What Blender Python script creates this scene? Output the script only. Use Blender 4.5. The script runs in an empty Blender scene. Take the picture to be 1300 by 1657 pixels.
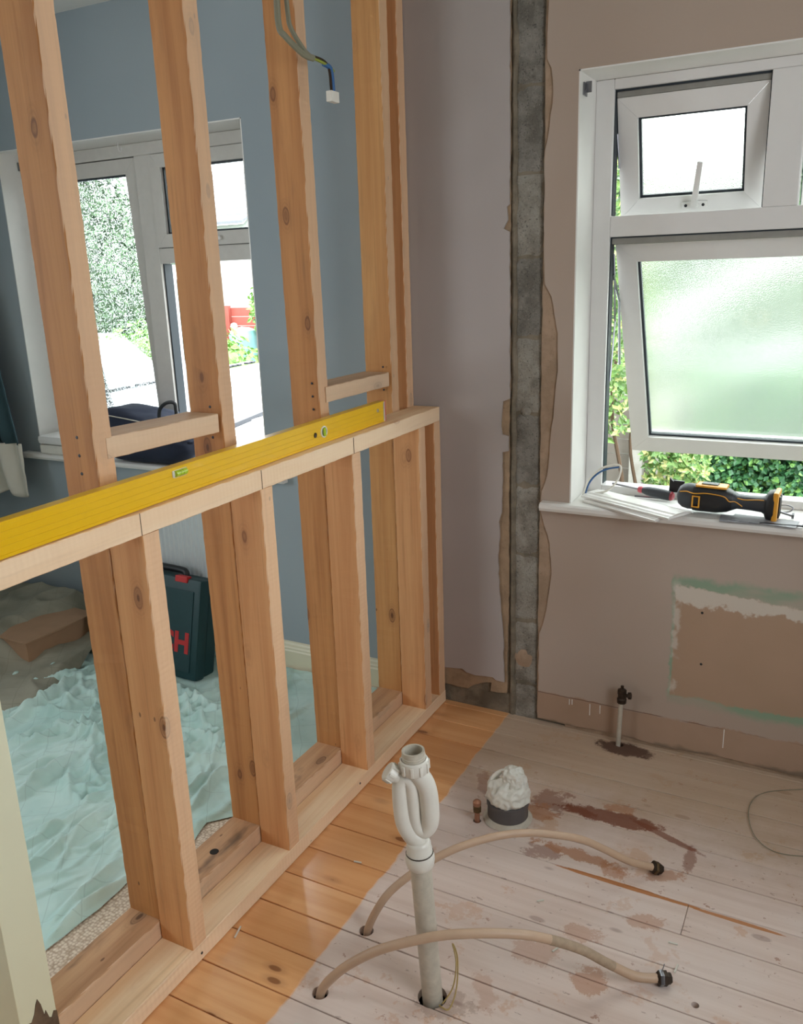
import bpy, bmesh, math, random
import numpy as np
from mathutils import Vector, Matrix, noise as mnoise

S = bpy.context.scene
COL = S.collection
random.seed(7)
R = math.radians

# ---------------------------------------------------------------- camera
cam = bpy.data.cameras.new('camera')
camo = bpy.data.objects.new('camera', cam)
COL.objects.link(camo)
YAW, PITCH, ROLL = 0.49263, -0.27709, -0.0338
fw = Vector((-math.sin(YAW) * math.cos(PITCH), math.cos(YAW) * math.cos(PITCH), math.sin(PITCH)))
rt = Vector((math.cos(YAW), math.sin(YAW), 0))
up = rt.cross(fw)
r2 = rt * math.cos(ROLL) + up * math.sin(ROLL)
u2 = -rt * math.sin(ROLL) + up * math.cos(ROLL)
camo.matrix_world = Matrix(((r2.x, u2.x, -fw.x, 1.15654), (r2.y, u2.y, -fw.y, -2.43987), (r2.z, u2.z, -fw.z, 1.46967), (0, 0, 0, 1)))
cam.sensor_fit = 'VERTICAL'
cam.sensor_height = 24
cam.lens = 1366.84 / 1657 * 24
cam.clip_start = 0.05
cam.clip_end = 200
S.camera = camo

# ---------------------------------------------------------------- light: an overcast sky, daylight through the windows and added side-wall openings
SKY = 8.0
w = bpy.data.worlds.new('overcast_sky')
S.world = w
w.use_nodes = True
bg = w.node_tree.nodes['Background']
bg.inputs[0].default_value = (0.90, 0.96, 1.0, 1)
bg.inputs[1].default_value = SKY
S.view_settings.view_transform = 'Standard'
S.view_settings.look = 'None'
S.view_settings.exposure = -0.06
S.view_settings.gamma = 1
S.view_settings.use_curve_mapping = False
try:
    S.cycles.max_bounces = 12
    S.cycles.diffuse_bounces = 8
    S.cycles.transparent_max_bounces = 16
    S.cycles.sample_clamp_indirect = 6
    S.cycles.caustics_reflective = False
except Exception:
    pass


def portal(name, loc, rot, sx, sy):
    l = bpy.data.lights.new(name, 'AREA')
    l.shape = 'RECTANGLE'
    l.size, l.size_y = sx, sy
    l.cycles.is_portal = True
    o = bpy.data.objects.new(name, l)
    o.location = loc
    o.rotation_euler = rot
    COL.objects.link(o)


portal('opening_portal', (1.02, 0.3, 1.37), (R(-90), 0, 0), 1.2, 1.25)
portal('opening_portal', (-1.3, 0.3, 1.37), (R(-90), 0, 0), 1.2, 1.25)
portal('opening_portal', (2.42, -1.7, 1.5), (0, R(90), 0), 1.2, 1.2)  # for the added, unseen opening in the right wall
portal('opening_portal', (-2.44, -2.42, 1.45), (0, R(-90), 0), 1.3, 1.35)  # for the added, unseen opening in the left wall


# ---------------------------------------------------------------- node helper
class NT:
    def __init__(s, name):
        s.mat = bpy.data.materials.new(name)
        s.mat.use_nodes = True
        s.t = s.mat.node_tree
        s.b = s.t.nodes['Principled BSDF']
        s.out = s.t.nodes['Material Output']

    def n(s, typ, **kw):
        x = s.t.nodes.new(typ)
        for k, v in kw.items():
            setattr(x, k, v)
        return x

    def put(s, sock, v):
        if isinstance(v, bpy.types.NodeSocket):
            s.t.links.new(v, sock)
        elif isinstance(v, (tuple, list)) and len(v) == 3 and sock.type == 'RGBA':
            sock.default_value = (*v, 1)
        else:
            sock.default_value = v

    def m(s, op, a, b=0.0, c=None, clamp=False):
        x = s.n('ShaderNodeMath', operation=op, use_clamp=clamp)
        s.put(x.inputs[0], a)
        s.put(x.inputs[1], b)
        if c is not None:
            s.put(x.inputs[2], c)
        return x.outputs[0]

    def obj(s):
        return s.n('ShaderNodeTexCoord').outputs['Object']

    def pos(s):
        return s.n('ShaderNodeNewGeometry').outputs['Position']

    def xyz(s, v):
        x = s.n('ShaderNodeSeparateXYZ')
        s.put(x.inputs[0], v)
        return x.outputs[0], x.outputs[1], x.outputs[2]

    def vec(s, a, b, c):
        x = s.n('ShaderNodeCombineXYZ')
        for i, q in enumerate((a, b, c)):
            s.put(x.inputs[i], q)
        return x.outputs[0]

    def mapv(s, v, scale=(1, 1, 1), loc=(0, 0, 0)):
        x = s.n('ShaderNodeMapping')
        s.put(x.inputs['Vector'], v)
        s.put(x.inputs['Scale'], scale)
        s.put(x.inputs['Location'], loc)
        return x.outputs[0]

    def rnd(s, v, k=37.0):
        o = s.n('ShaderNodeObjectInfo').outputs['Random']
        x = s.n('ShaderNodeVectorMath', operation='ADD')
        s.put(x.inputs[0], v)
        q = s.m('MULTIPLY', o, k)
        s.put(x.inputs[1], s.vec(q, s.m('MULTIPLY', q, 1.7), s.m('MULTIPLY', q, 0.6)))
        return x.outputs[0]

    def noise(s, v, scale=5, detail=3, rough=.55, dist=0.0):
        x = s.n('ShaderNodeTexNoise')
        s.put(x.inputs['Vector'], v)
        s.put(x.inputs['Scale'], scale)
        s.put(x.inputs['Detail'], detail)
        s.put(x.inputs['Roughness'], rough)
        s.put(x.inputs['Distortion'], dist)
        return x.outputs['Fac']

    def vor(s, v, scale=5, rand=1.0, feature='F1'):
        x = s.n('ShaderNodeTexVoronoi', feature=feature)
        s.put(x.inputs['Vector'], v)
        s.put(x.inputs['Scale'], scale)
        s.put(x.inputs['Randomness'], rand)
        return x.outputs['Distance'], x.outputs.get('Color')

    def sm(s, v, a, b, lo=0.0, hi=1.0):
        x = s.n('ShaderNodeMapRange', interpolation_type='SMOOTHSTEP')
        s.put(x.inputs['Value'], v)
        for k, q in (('From Min', a), ('From Max', b), ('To Min', lo), ('To Max', hi)):
            s.put(x.inputs[k], q)
        return x.outputs[0]

    def mix(s, f, a, b, mode='MIX'):
        x = s.n('ShaderNodeMix', data_type='RGBA', blend_type=mode)
        s.put(x.inputs[0], f)
        s.put(x.inputs[6], a)
        s.put(x.inputs[7], b)
        return x.outputs[2]

    def bump(s, h, strength=.3, dist=.002):
        x = s.n('ShaderNodeBump')
        s.put(x.inputs['Height'], h)
        x.inputs['Strength'].default_value = strength
        x.inputs['Distance'].default_value = dist
        s.t.links.new(x.outputs[0], s.b.inputs['Normal'])

    def done(s, col=None, rough=None, **kw):
        if col is not None:
            s.put(s.b.inputs['Base Color'], col)
        if rough is not None:
            s.put(s.b.inputs['Roughness'], rough)
        for k, v in kw.items():
            s.put(s.b.inputs[k.replace('_', ' ')], v)
        return s.mat


def srgb(r, g, b):
    f = lambda c: ((c / 255 + .055) / 1.055) ** 2.4 if c > 10 else c / 255 / 12.92
    return (f(r), f(g), f(b))


def flat(name, col, rough=.5, metallic=0.0, var=.08, scale=20, bump=0.0, **kw):
    t = NT(name)
    nz = t.noise(t.pos(), scale, 3)
    c2 = tuple(max(0, c * (1 - var * 2)) for c in col)
    c = t.mix(nz, col, c2)
    if bump:
        t.bump(nz, bump, .002)
    return t.done(c, rough, Metallic=metallic, **kw)


def wood(name, light, dark, knot, saw=0.0, rough=.7, stain=0.0, coat=0.0):
    t = NT(name)
    o = t.rnd(t.obj())
    g1 = t.noise(t.mapv(o, (1.3, 26, 26)), 1, 4, .6, .4)
    g2 = t.noise(t.mapv(o, (4, 160, 160)), 1, 2, .5)
    big = t.noise(t.mapv(o, (1.2, 5, 5)), 1, 2)
    kv = t.mapv(o, (7.0, 15, 15))
    kd, kc = t.vor(kv, 1, 1.0)
    kr, kg, kb = t.xyz(kc)
    on = t.m('GREATER_THAN', kr, .62)
    kd2 = t.m('ADD', kd, t.m('MULTIPLY', t.m('SUBTRACT', g1, .5), .06))
    km = t.m('MULTIPLY', t.sm(kd2, .17, .11), on)
    core = t.m('MULTIPLY', t.sm(kd2, .085, .05), on)
    rim = t.m('MULTIPLY', t.m('MULTIPLY', t.sm(kd2, .19, .165), t.sm(kd2, .13, .16)), on)
    halo = t.m('MULTIPLY', t.sm(kd2, .42, .15), on)
    ring = t.m('MULTIPLY', t.m('SINE', t.m('MULTIPLY', t.m('ADD', kd2, t.m('MULTIPLY', g1, .25)), 95)), .5)
    f = t.m('ADD', t.m('MULTIPLY', t.sm(g1, .3, .72), .7), t.m('MULTIPLY', g2, .3))
    c = t.mix(f, light, dark)
    c = t.mix(t.m('MULTIPLY', t.sm(big, .4, .75), .35), c, dark)
    g3 = t.noise(t.mapv(o, (2.2, 75, 75)), 1, 3, .6, .3)
    c = t.mix(t.m('MULTIPLY', t.sm(g3, .54, .70), .28), c, tuple(q * .62 for q in dark))
    c = t.mix(t.m('MULTIPLY', halo, t.m('ADD', .16, t.m('MULTIPLY', ring, .14))), c, knot)
    c = t.mix(t.m('MULTIPLY', km, .42), c, knot)
    c = t.mix(t.m('MULTIPLY', core, .7), c, tuple(q * .6 for q in knot))
    c = t.mix(t.m('MULTIPLY', rim, .6), c, knot)
    # little dark pin marks
    pd, pc = t.vor(t.mapv(o, (14, 30, 30)), 1)
    pr_, pg_, pb_ = t.xyz(pc)
    pm = t.m('MULTIPLY', t.sm(pd, .10, .06), t.m('GREATER_THAN', pr_, .86))
    c = t.mix(t.m('MULTIPLY', pm, .7), c, (.08, .03, .015))
    if stain:
        sn = t.noise(t.mapv(o, (3, 9, 9)), 1, 4, .65)
        c = t.mix(t.m('MULTIPLY', t.sm(sn, .55, .7), stain), c, (.06, .045, .035))
    h = t.m('ADD', g2, t.m('MULTIPLY', g1, .5))
    if saw:
        ox, oy, oz = t.xyz(o)
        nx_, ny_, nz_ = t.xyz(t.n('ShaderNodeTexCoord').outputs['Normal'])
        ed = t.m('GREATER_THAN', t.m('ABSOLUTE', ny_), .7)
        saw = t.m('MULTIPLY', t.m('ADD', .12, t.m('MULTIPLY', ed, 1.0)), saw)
        c = t.mix(t.m('MULTIPLY', ed, .42), c, srgb(238, 212, 184))  # sawn narrow faces mixed paler, partly standing in for window light on them
        wv = t.m('SINE', t.m('MULTIPLY', t.m('ADD', ox, t.m('MULTIPLY', oy, .12)), 520))
        h = t.m('ADD', h, t.m('MULTIPLY', wv, saw))
    t.bump(h, .35, .0012)
    return t.done(c, rough, Coat_Weight=coat)


M = {}
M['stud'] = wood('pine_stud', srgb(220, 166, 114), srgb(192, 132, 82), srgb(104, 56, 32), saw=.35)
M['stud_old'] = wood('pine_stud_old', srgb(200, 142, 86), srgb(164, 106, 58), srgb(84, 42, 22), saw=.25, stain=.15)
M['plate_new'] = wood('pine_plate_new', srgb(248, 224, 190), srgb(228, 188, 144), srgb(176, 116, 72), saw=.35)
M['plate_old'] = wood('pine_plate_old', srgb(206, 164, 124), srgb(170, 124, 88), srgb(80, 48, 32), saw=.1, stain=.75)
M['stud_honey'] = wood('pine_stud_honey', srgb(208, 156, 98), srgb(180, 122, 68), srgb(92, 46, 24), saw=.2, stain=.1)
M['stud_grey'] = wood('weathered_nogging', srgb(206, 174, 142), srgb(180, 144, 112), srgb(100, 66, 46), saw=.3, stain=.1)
M['white_pvc'] = flat('white_pvc', srgb(226, 224, 222), .35, var=.03)
M['pvc_grey'] = flat('aged_white_pvc', srgb(214, 210, 204), .45, var=.06, scale=40)
M['pvc_dull'] = flat('weathered_grey_pvc', srgb(150, 148, 142), .6, var=.15, scale=30)
M['gasket'] = flat('black_rubber_gasket', (.02, .03, .04), .5)
M['white_paint'] = flat('white_gloss_paint', srgb(228, 226, 222), .3, var=.03)
M['cream'] = flat('cream_paint', srgb(222, 222, 194), .45, var=.04, scale=5)
M['plastic_white'] = flat('aged_white_plastic', srgb(226, 222, 212), .32, var=.08, scale=30)
M['plastic_dirty'] = flat('dirty_white_plastic', srgb(206, 198, 182), .45, var=.2, scale=60)
M['beige_pipe'] = flat('beige_plastic_pipe', srgb(196, 166, 140), .45, var=.08, scale=25)
M['grime'] = flat('grimy_beige', srgb(188, 164, 138), .6, var=.25, scale=70)
M['copper'] = flat('copper', srgb(184, 132, 104), .45, .5, var=.2, scale=80)
M['brass'] = flat('tarnished_brass', srgb(120, 96, 66), .45, .7, var=.3, scale=90)
M['dark_brass'] = flat('dark_brass', srgb(74, 60, 48), .5, .6, var=.3, scale=90)
M['steel'] = flat('steel', srgb(150, 150, 155), .3, .9, var=.1)
M['dark_steel'] = flat('dark_steel', srgb(60, 60, 64), .4, .7, var=.1)
M['grey_pvc'] = flat('dark_grey_pipe', srgb(92, 88, 88), .45, var=.1)
M['navy'] = flat('navy_cloth', srgb(34, 42, 62), .9, var=.15, scale=60, bump=.3)
M['black'] = flat('black_plastic', (.015, .016, .018), .45)
M['charcoal'] = flat('charcoal_rubber', srgb(58, 62, 68), .5, var=.1)
M['green_case'] = flat('dark_green_plastic', srgb(24, 62, 66), .5, var=.1, scale=60)
M['red'] = flat('red_print', srgb(196, 44, 44), .5)
M['pink'] = flat('pinkish_red_plastic', srgb(206, 84, 96), .4)
M['tool_yellow'] = flat('tool_yellow', srgb(226, 160, 50), .4, var=.05)
M['blue_wire'] = flat('blue_wire', srgb(48, 96, 150), .4)
M['green_wire'] = flat('green_yellow_wire', srgb(140, 150, 50), .4)
M['grey_wire'] = flat('grey_cable', srgb(130, 128, 108), .5)
M['yellow_wire'] = flat('yellow_cord', srgb(176, 150, 90), .5)
M['dark_void'] = flat('dark_under_floor', (.02, .014, .01), .9)
M['cardboard'] = flat('brown_board', srgb(176, 140, 110), .8, var=.12, scale=14)
M['teal'] = flat('teal_curtain_cloth', srgb(58, 84, 92), .9, var=.12, scale=30, bump=.2)
M['lining'] = flat('white_curtain_lining', srgb(212, 208, 196), .85, var=.05)
M['skirting'] = flat('cream_skirting_paint', srgb(222, 216, 190), .4, var=.04)
M['ceiling'] = flat('white_ceiling', srgb(226, 226, 222), .9, var=.03)
M['radiator'] = flat('white_radiator', srgb(206, 212, 214), .35, var=.02)


# level: yellow lacquered aluminium
M['level'] = flat('yellow_lacquer', srgb(232, 184, 20), .32, var=.03, Coat_Weight=.3)
M['vial'] = flat('green_vial', srgb(176, 205, 60), .1, var=.05)

# ---- walls
def wallpaint(name, c1, c2, rough=.8):
    t = NT(name)
    p = t.pos()
    a = t.noise(p, 1.1, 3)
    b = t.noise(p, 130, 2)
    c = t.mix(t.sm(a, .35, .65), c1, c2)
    t.bump(t.m('ADD', b, t.m('MULTIPLY', t.noise(p, 9, 3), .6)), .12, .002)
    return t.done(c, rough)


M['blue_paint'] = wallpaint('blue_wall_paint', srgb(156, 167, 173), srgb(148, 160, 167))
M['lilac'] = wallpaint('lilac_wall_paint', srgb(168, 160, 157), srgb(158, 149, 144))
M['far_wall'] = wallpaint('plain_wall_paint', srgb(134, 124, 112), srgb(124, 114, 104))


def skim_right():
    t = NT('right_wall_plaster')
    p = t.pos()
    x, y, z = t.xyz(p)
    n1 = t.noise(p, 14, 4, .6)
    n2 = t.noise(p, 55, 3, .6)
    d = t.m('ADD', t.m('MULTIPLY', t.m('SUBTRACT', n1, .5), .045), t.m('MULTIPLY', t.m('SUBTRACT', n2, .5), .02))
    xx = t.m('ADD', x, d)
    zz = t.m('ADD', z, d)
    base = t.mix(t.sm(t.noise(p, 1.3, 2), .3, .7), srgb(178, 163, 151), srgb(170, 152, 138))
    pink = srgb(176, 148, 128)

    def band(v, a, b, s=.008):
        return t.m('MULTIPLY', t.sm(v, a - s, a + s), t.sm(v, b + s, b - s))
    # green paint band around the old radiator place
    g = t.m('MULTIPLY', band(xx, .752, 3, .004), band(zz, .168, .578, .012))
    fade = t.sm(t.noise(t.mapv(p, (3, 1, 9)), 1, 3), .40, .58)
    gg = t.m('MULTIPLY', g, t.m('ADD', .25, t.m('MULTIPLY', fade, .75)))
    col = t.mix(t.m('MULTIPLY', gg, .7), base, srgb(112, 156, 128))
    # bare plaster in the middle
    slope_top = t.m('ADD', z, t.m('MULTIPLY', t.m('SUBTRACT', x, .76), .09))
    br = t.m('MULTIPLY', t.sm(t.m('ADD', x, t.m('MULTIPLY', d, .4)), .759, .764), t.m('MULTIPLY', t.sm(zz, .192, .20), t.sm(t.m('ADD', slope_top, d), .56, .552)))
    col = t.mix(br, col, t.mix(t.noise(p, 6, 2), srgb(174, 146, 124), srgb(164, 138, 114)))
    # pale scraped strip at the top of it
    zw = t.m('ADD', t.m('ADD', z, t.m('MULTIPLY', d, 1.6)), t.m('MULTIPLY', t.noise(t.mapv(p, (7, 1, 3)), 1, 2), .09))
    wh = t.m('MULTIPLY', br, t.sm(zw, .535, .545))
    col = t.mix(t.m('MULTIPLY', wh, .9), col, srgb(204, 196, 184))
    # left pale edge
    le = t.m('MULTIPLY', band(xx, .755, .775, .006), band(z, .19, .56, .02))
    col = t.mix(t.m('MULTIPLY', t.m('MULTIPLY', le, t.sm(t.noise(p, 12, 3), .45, .55)), .7), col, srgb(200, 194, 184))
    # zone where the old skirting was
    sk = t.sm(zz, .117, .109)
    col = t.mix(sk, col, t.mix(t.noise(p, 7, 3), pink, srgb(158, 132, 110)))
    line = t.m('MULTIPLY', band(t.m('ADD', z, t.m('MULTIPLY', d, .12)), .111, .114, .0015), t.sm(t.noise(p, 5, 2), .38, .5))
    col = t.mix(t.m('MULTIPLY', line, .75), col, srgb(96, 62, 48))
    # grey mortar smears by the floor
    mo = t.m('MULTIPLY', t.sm(t.m('ADD', z, t.m('MULTIPLY', t.noise(t.mapv(p, (6, 1, 12)), 1, 4), .09)), .066, .052), .7)
    col = t.mix(mo, col, srgb(104, 92, 76))
    t.bump(t.m('ADD', t.noise(p, 120, 2), t.m('MULTIPLY', n1, .6)), .15, .002)
    return t.done(col, .85)


M['skim_right'] = skim_right()


def rough_plaster(name, c1, c2, k=1.0):
    t = NT(name)
    p = t.pos()
    a = t.noise(p, 12, 5, .65)
    b = t.noise(p, 90, 4, .7)
    c = t.mix(t.sm(a, .35, .65), c1, c2)
    c = t.mix(t.m('MULTIPLY', t.sm(b, .55, .75), .4), c, tuple(q * .5 for q in c2))
    pit = t.noise(p, 210, 2, .5)
    if k > 1.2:
        c = t.mix(t.m('MULTIPLY', t.sm(pit, .60, .70), .6), c, (.03, .03, .026))
        c = t.mix(t.m('MULTIPLY', t.sm(pit, .38, .30), .35), c, tuple(min(1, q * 1.5) for q in c1))
    t.bump(t.m('ADD', a, t.m('MULTIPLY', b, .6)), .8 * k, .006)
    return t.done(c, .95)


M['base_coat'] = rough_plaster('bare_base_coat', srgb(160, 136, 110), srgb(140, 118, 94), .5)
M['base_pink'] = rough_plaster('pink_base_coat', srgb(168, 144, 122), srgb(150, 128, 106), .5)
M['mortar'] = rough_plaster('grey_brown_mortar', srgb(130, 120, 104), srgb(102, 94, 80))
M['block'] = rough_plaster('grey_concrete_block', srgb(150, 146, 136), srgb(118, 112, 102), 1.6)
M['block_dark'] = rough_plaster('dark_concrete_block', srgb(134, 130, 122), srgb(100, 96, 88), 1.6)
M['torn_brown'] = rough_plaster('torn_brown_backing', srgb(112, 92, 72), srgb(80, 64, 50), .6)
M['render'] = rough_plaster('house_masonry', srgb(200, 196, 188), srgb(186, 180, 170), .3)


# ---- carpet
def carpet():
    t = NT('looped_carpet')
    p = t.pos()
    d, c = t.vor(t.mapv(p, (1, 1, .1)), 120, .6)
    col = t.mix(t.sm(d, .2, .75), srgb(236, 222, 204), srgb(190, 168, 146))
    t.bump(t.m('SUBTRACT', 1.0, d), .5, .004)
    return t.done(col, .95)


M['carpet'] = carpet()


def dustsheet(name, c1, c2, dirt):
    t = NT(name)
    p = t.pos()
    x, y, z = t.xyz(p)
    a = t.noise(p, 3.5, 4, .6)
    col = t.mix(t.sm(a, .35, .7), c1, c2)
    # woven check lines
    xr = t.m('ADD', t.m('MULTIPLY', x, .8), t.m('MULTIPLY', y, .6))
    yr = t.m('SUBTRACT', t.m('MULTIPLY', y, .8), t.m('MULTIPLY', x, .6))
    wob = t.m('MULTIPLY', t.noise(p, 5, 2), .05)
    l1 = t.sm(t.m('ABSOLUTE', t.m('SUBTRACT', t.m('FRACT', t.m('MULTIPLY', t.m('ADD', xr, wob), 11)), .5)), .025, .0)
    l2 = t.sm(t.m('ABSOLUTE', t.m('SUBTRACT', t.m('FRACT', t.m('MULTIPLY', t.m('ADD', yr, wob), 9)), .5)), .022, .0)
    col = t.mix(t.m('MULTIPLY', t.m('MAXIMUM', l1, l2), .28), col, tuple(q * .55 for q in c2))
    col = t.mix(t.m('MULTIPLY', t.sm(t.noise(p, 28, 4, .7), .66, .74), .35), col, dirt)
    t.bump(t.noise(p, 25, 4, .6), .35, .004)
    return t.done(col, .9)


M['sheet'] = dustsheet('aqua_dust_sheet', srgb(204, 228, 222), srgb(178, 210, 204), (.16, .15, .12))
M['sheet_grey'] = dustsheet('greyish_dust_sheet', srgb(156, 152, 136), srgb(128, 126, 110), (.14, .11, .09))


# ---- floor boards
def boards():
    t = NT('pine_floor_board')
    o = t.rnd(t.obj())
    p = t.pos()
    x, y, z = t.xyz(p)
    g1 = t.noise(t.mapv(o, (1.0, 24, 24)), 1, 4, .6, .5)
    g2 = t.noise(t.mapv(o, (5, 150, 150)), 1, 2)
    kd, kc = t.vor(t.mapv(o, (7.5, 18, 18)), 1)
    kr, kg, kb = t.xyz(kc)
    km = t.m('MULTIPLY', t.sm(kd, .19, .12), t.m('GREATER_THAN', kr, .66))
    rn = t.n('ShaderNodeObjectInfo').outputs['Random']
    var = t.mix(t.sm(g1, .3, .75), srgb(232, 178, 126), srgb(216, 156, 102))
    var = t.mix(t.m('MULTIPLY', rn, .35), var, srgb(200, 132, 80))
    var = t.mix(t.m('MULTIPLY', t.m('MAXIMUM', km, t.m('MULTIPLY', t.m('MULTIPLY', t.sm(kd, .34, .14), .3), t.m('GREATER_THAN', kr, .66))), .75), var, srgb(104, 52, 26))
    old = t.mix(t.sm(g1, .3, .75), srgb(222, 204, 194), srgb(206, 184, 172))
    old = t.mix(t.m('MULTIPLY', g2, .25), old, srgb(180, 154, 136))
    blot = t.noise(p, 7, 5, .7)
    blot2 = t.noise(p, 26, 4, .7)
    old = t.mix(t.m('MULTIPLY', t.sm(blot, .585, .63), .5), old, srgb(196, 150, 116))
    old = t.mix(t.m('MULTIPLY', t.sm(blot2, .645, .675), .65), old, srgb(146, 96, 70))
    sp1 = t.noise(t.mapv(p, (30, 70, 30)), 1, 3, .6)
    old = t.mix(t.m('MULTIPLY', t.sm(sp1, .66, .70), .5), old, srgb(120, 84, 70))
    old = t.mix(t.m('MULTIPLY', t.sm(t.noise(p, 4, 3), .42, .62), .3), old, srgb(216, 204, 198))
    old = t.mix(t.m('MULTIPLY', km, .45), old, srgb(122, 88, 76))
    # browner tone towards the window wall
    nw = t.sm(t.m('ADD', y, t.m('MULTIPLY', t.m('SUBTRACT', blot, .5), .5)), -.62, -.2)
    old = t.mix(t.m('MULTIPLY', nw, .62), old, t.mix(g1, srgb(186, 160, 124), srgb(160, 130, 96)))
    # varnish edge
    e = t.m('ADD', x, t.m('ADD', t.m('MULTIPLY', t.m('SUBTRACT', t.noise(p, 9, 3), .5), .03), t.m('MULTIPLY', y, .0)))
    vm = t.sm(e, .236, .228)
    col = t.mix(vm, old, var)
    # stains with a shape of their own
    dn = t.m('SUBTRACT', t.noise(p, 22, 6, .75), .5)

    def blob(cx, cy, rx, ry, ang, colr, st, soft=.35, nz=2.2):
        nonlocal col
        soft *= .45
        nz *= 1.5
        ca, sa = math.cos(ang), math.sin(ang)
        dx = t.m('SUBTRACT', x, cx)
        dy = t.m('SUBTRACT', y, cy)
        a = t.m('ADD', t.m('MULTIPLY', dx, ca / rx), t.m('MULTIPLY', dy, sa / rx))
        b = t.m('ADD', t.m('MULTIPLY', dx, -sa / ry), t.m('MULTIPLY', dy, ca / ry))
        d = t.m('SQRT', t.m('ADD', t.m('MULTIPLY', a, a), t.m('MULTIPLY', b, b)))
        d = t.m('ADD', d, t.m('MULTIPLY', dn, nz))
        col = t.mix(t.m('MULTIPLY', t.sm(d, 1.0 + soft * .3, 1.0 - soft), st), col, colr)
    rust = srgb(122, 64, 38)
    br = srgb(172, 116, 78)
    blob(.64, -.05, .095, .040, 0, srgb(66, 30, 20), .85, .5, 1.2)
    blob(.685, -.405, .135, .034, .02, rust, .85, .4, 1.3)
    blob(.60, -.415, .05, .02, .0, rust, .7, .5)
    blob(.70, -.36, .05, .022, .3, br, .6, .5)
    blob(.84, -.425, .11, .012, -.35, rust, .75, .5, 1.0)
    blob(.915, -.495, .016, .06, .05, rust, .6, .6, 1.4)
    blob(.875, -.58, .06, .022, .5, br, .6, .6)
    blob(.52, -.40, .055, .06, .4, rust, .6, .5)
    blob(.50, -.47, .05, .035, .2, br, .7, .5)
    blob(.57, -.62, .05, .03, .2, rust, .55, .5)
    blob(.66, -.60, .12, .022, -.1, br, .75, .5)
    blob(.75, -.615, .04, .03, -.1, br, .6, .5)
    blob(.86, -.76, .045, .025, .4, br, .5, .5)
    blob(.79, -.985, .045, .04, .4, br, .6, .5)
    blob(.66, -.95, .05, .04, .4, br, .4, .5)
    blob(.735, -.86, .05, .03, .4, br, .45, .5)
    blob(.60, -1.10, .022, .06, .5, br, .35, .6)
    blob(.54, -1.17, .06, .04, .5, srgb(130, 96, 74), .4, .6)
    blob(.31, -.40, .02, .07, .5, rust, .4, .6)
    # narrow raw strip split from one board edge
    blob(.79, -.661, .19, .0085, -.01, srgb(176, 112, 58), .95, .25, .35)
    blob(1.05, -.667, .11, .006, -.01, srgb(176, 112, 58), .9, .25, .35)
    rough = t.m('ADD', .62, t.m('MULTIPLY', vm, -.40))
    rough = t.m('ADD', rough, t.m('MULTIPLY', t.m('SUBTRACT', blot, .5), .25))
    t.bump(t.m('ADD', t.m('MULTIPLY', g2, .5), t.m('MULTIPLY', blot, .8)), .2, .0015)
    return t.done(col, rough, Coat_Weight=t.m('MULTIPLY', vm, .3), Coat_Roughness=.15)


M['boards'] = boards()


# ---- glass
def glass_clear(name, drops=0.0):
    t = NT(name)
    t.t.nodes.remove(t.b)
    tr = t.n('ShaderNodeBsdfTransparent')
    tr.inputs[0].default_value = (.95, .97, .96, 1)
    gl = t.n('ShaderNodeBsdfGlossy')
    gl.inputs['Roughness'].default_value = .02
    fr = t.n('ShaderNodeFresnel')
    fr.inputs[0].default_value = 1.35
    mx = t.n('ShaderNodeMixShader')
    t.put(mx.inputs[0], fr.outputs[0])
    t.put(mx.inputs[1], tr.outputs[0])
    t.put(mx.inputs[2], gl.outputs[0])
    out = mx.outputs[0]
    if drops:
        p = t.pos()
        d, c = t.vor(t.mapv(p, (1, 1, .7)), 240, 1)
        r, g, b = t.xyz(c)
        run = t.noise(t.mapv(p, (16, 16, 2.2)), 1, 3)
        mask = t.m('MULTIPLY', t.sm(d, .5, .3), t.m('GREATER_THAN', t.m('ADD', r, t.m('MULTIPLY', run, .9)), 1.02))
        rf = t.n('ShaderNodeBsdfRefraction')
        rf.inputs['IOR'].default_value = 1.33
        rf.inputs['Roughness'].default_value = .25
        tl = t.n('ShaderNodeBsdfTranslucent')
        tl.inputs[0].default_value = (.75, .82, .82, 1)
        m3 = t.n('ShaderNodeMixShader')
        m3.inputs[0].default_value = .45
        t.put(m3.inputs[1], rf.outputs[0])
        t.put(m3.inputs[2], tl.outputs[0])
        m2 = t.n('ShaderNodeMixShader')
        t.put(m2.inputs[0], t.m('MULTIPLY', mask, drops))
        t.put(m2.inputs[1], out)
        t.put(m2.inputs[2], m3.outputs[0])
        out = m2.outputs[0]
    t.put(t.out.inputs[0], out)
    return t.mat


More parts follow.
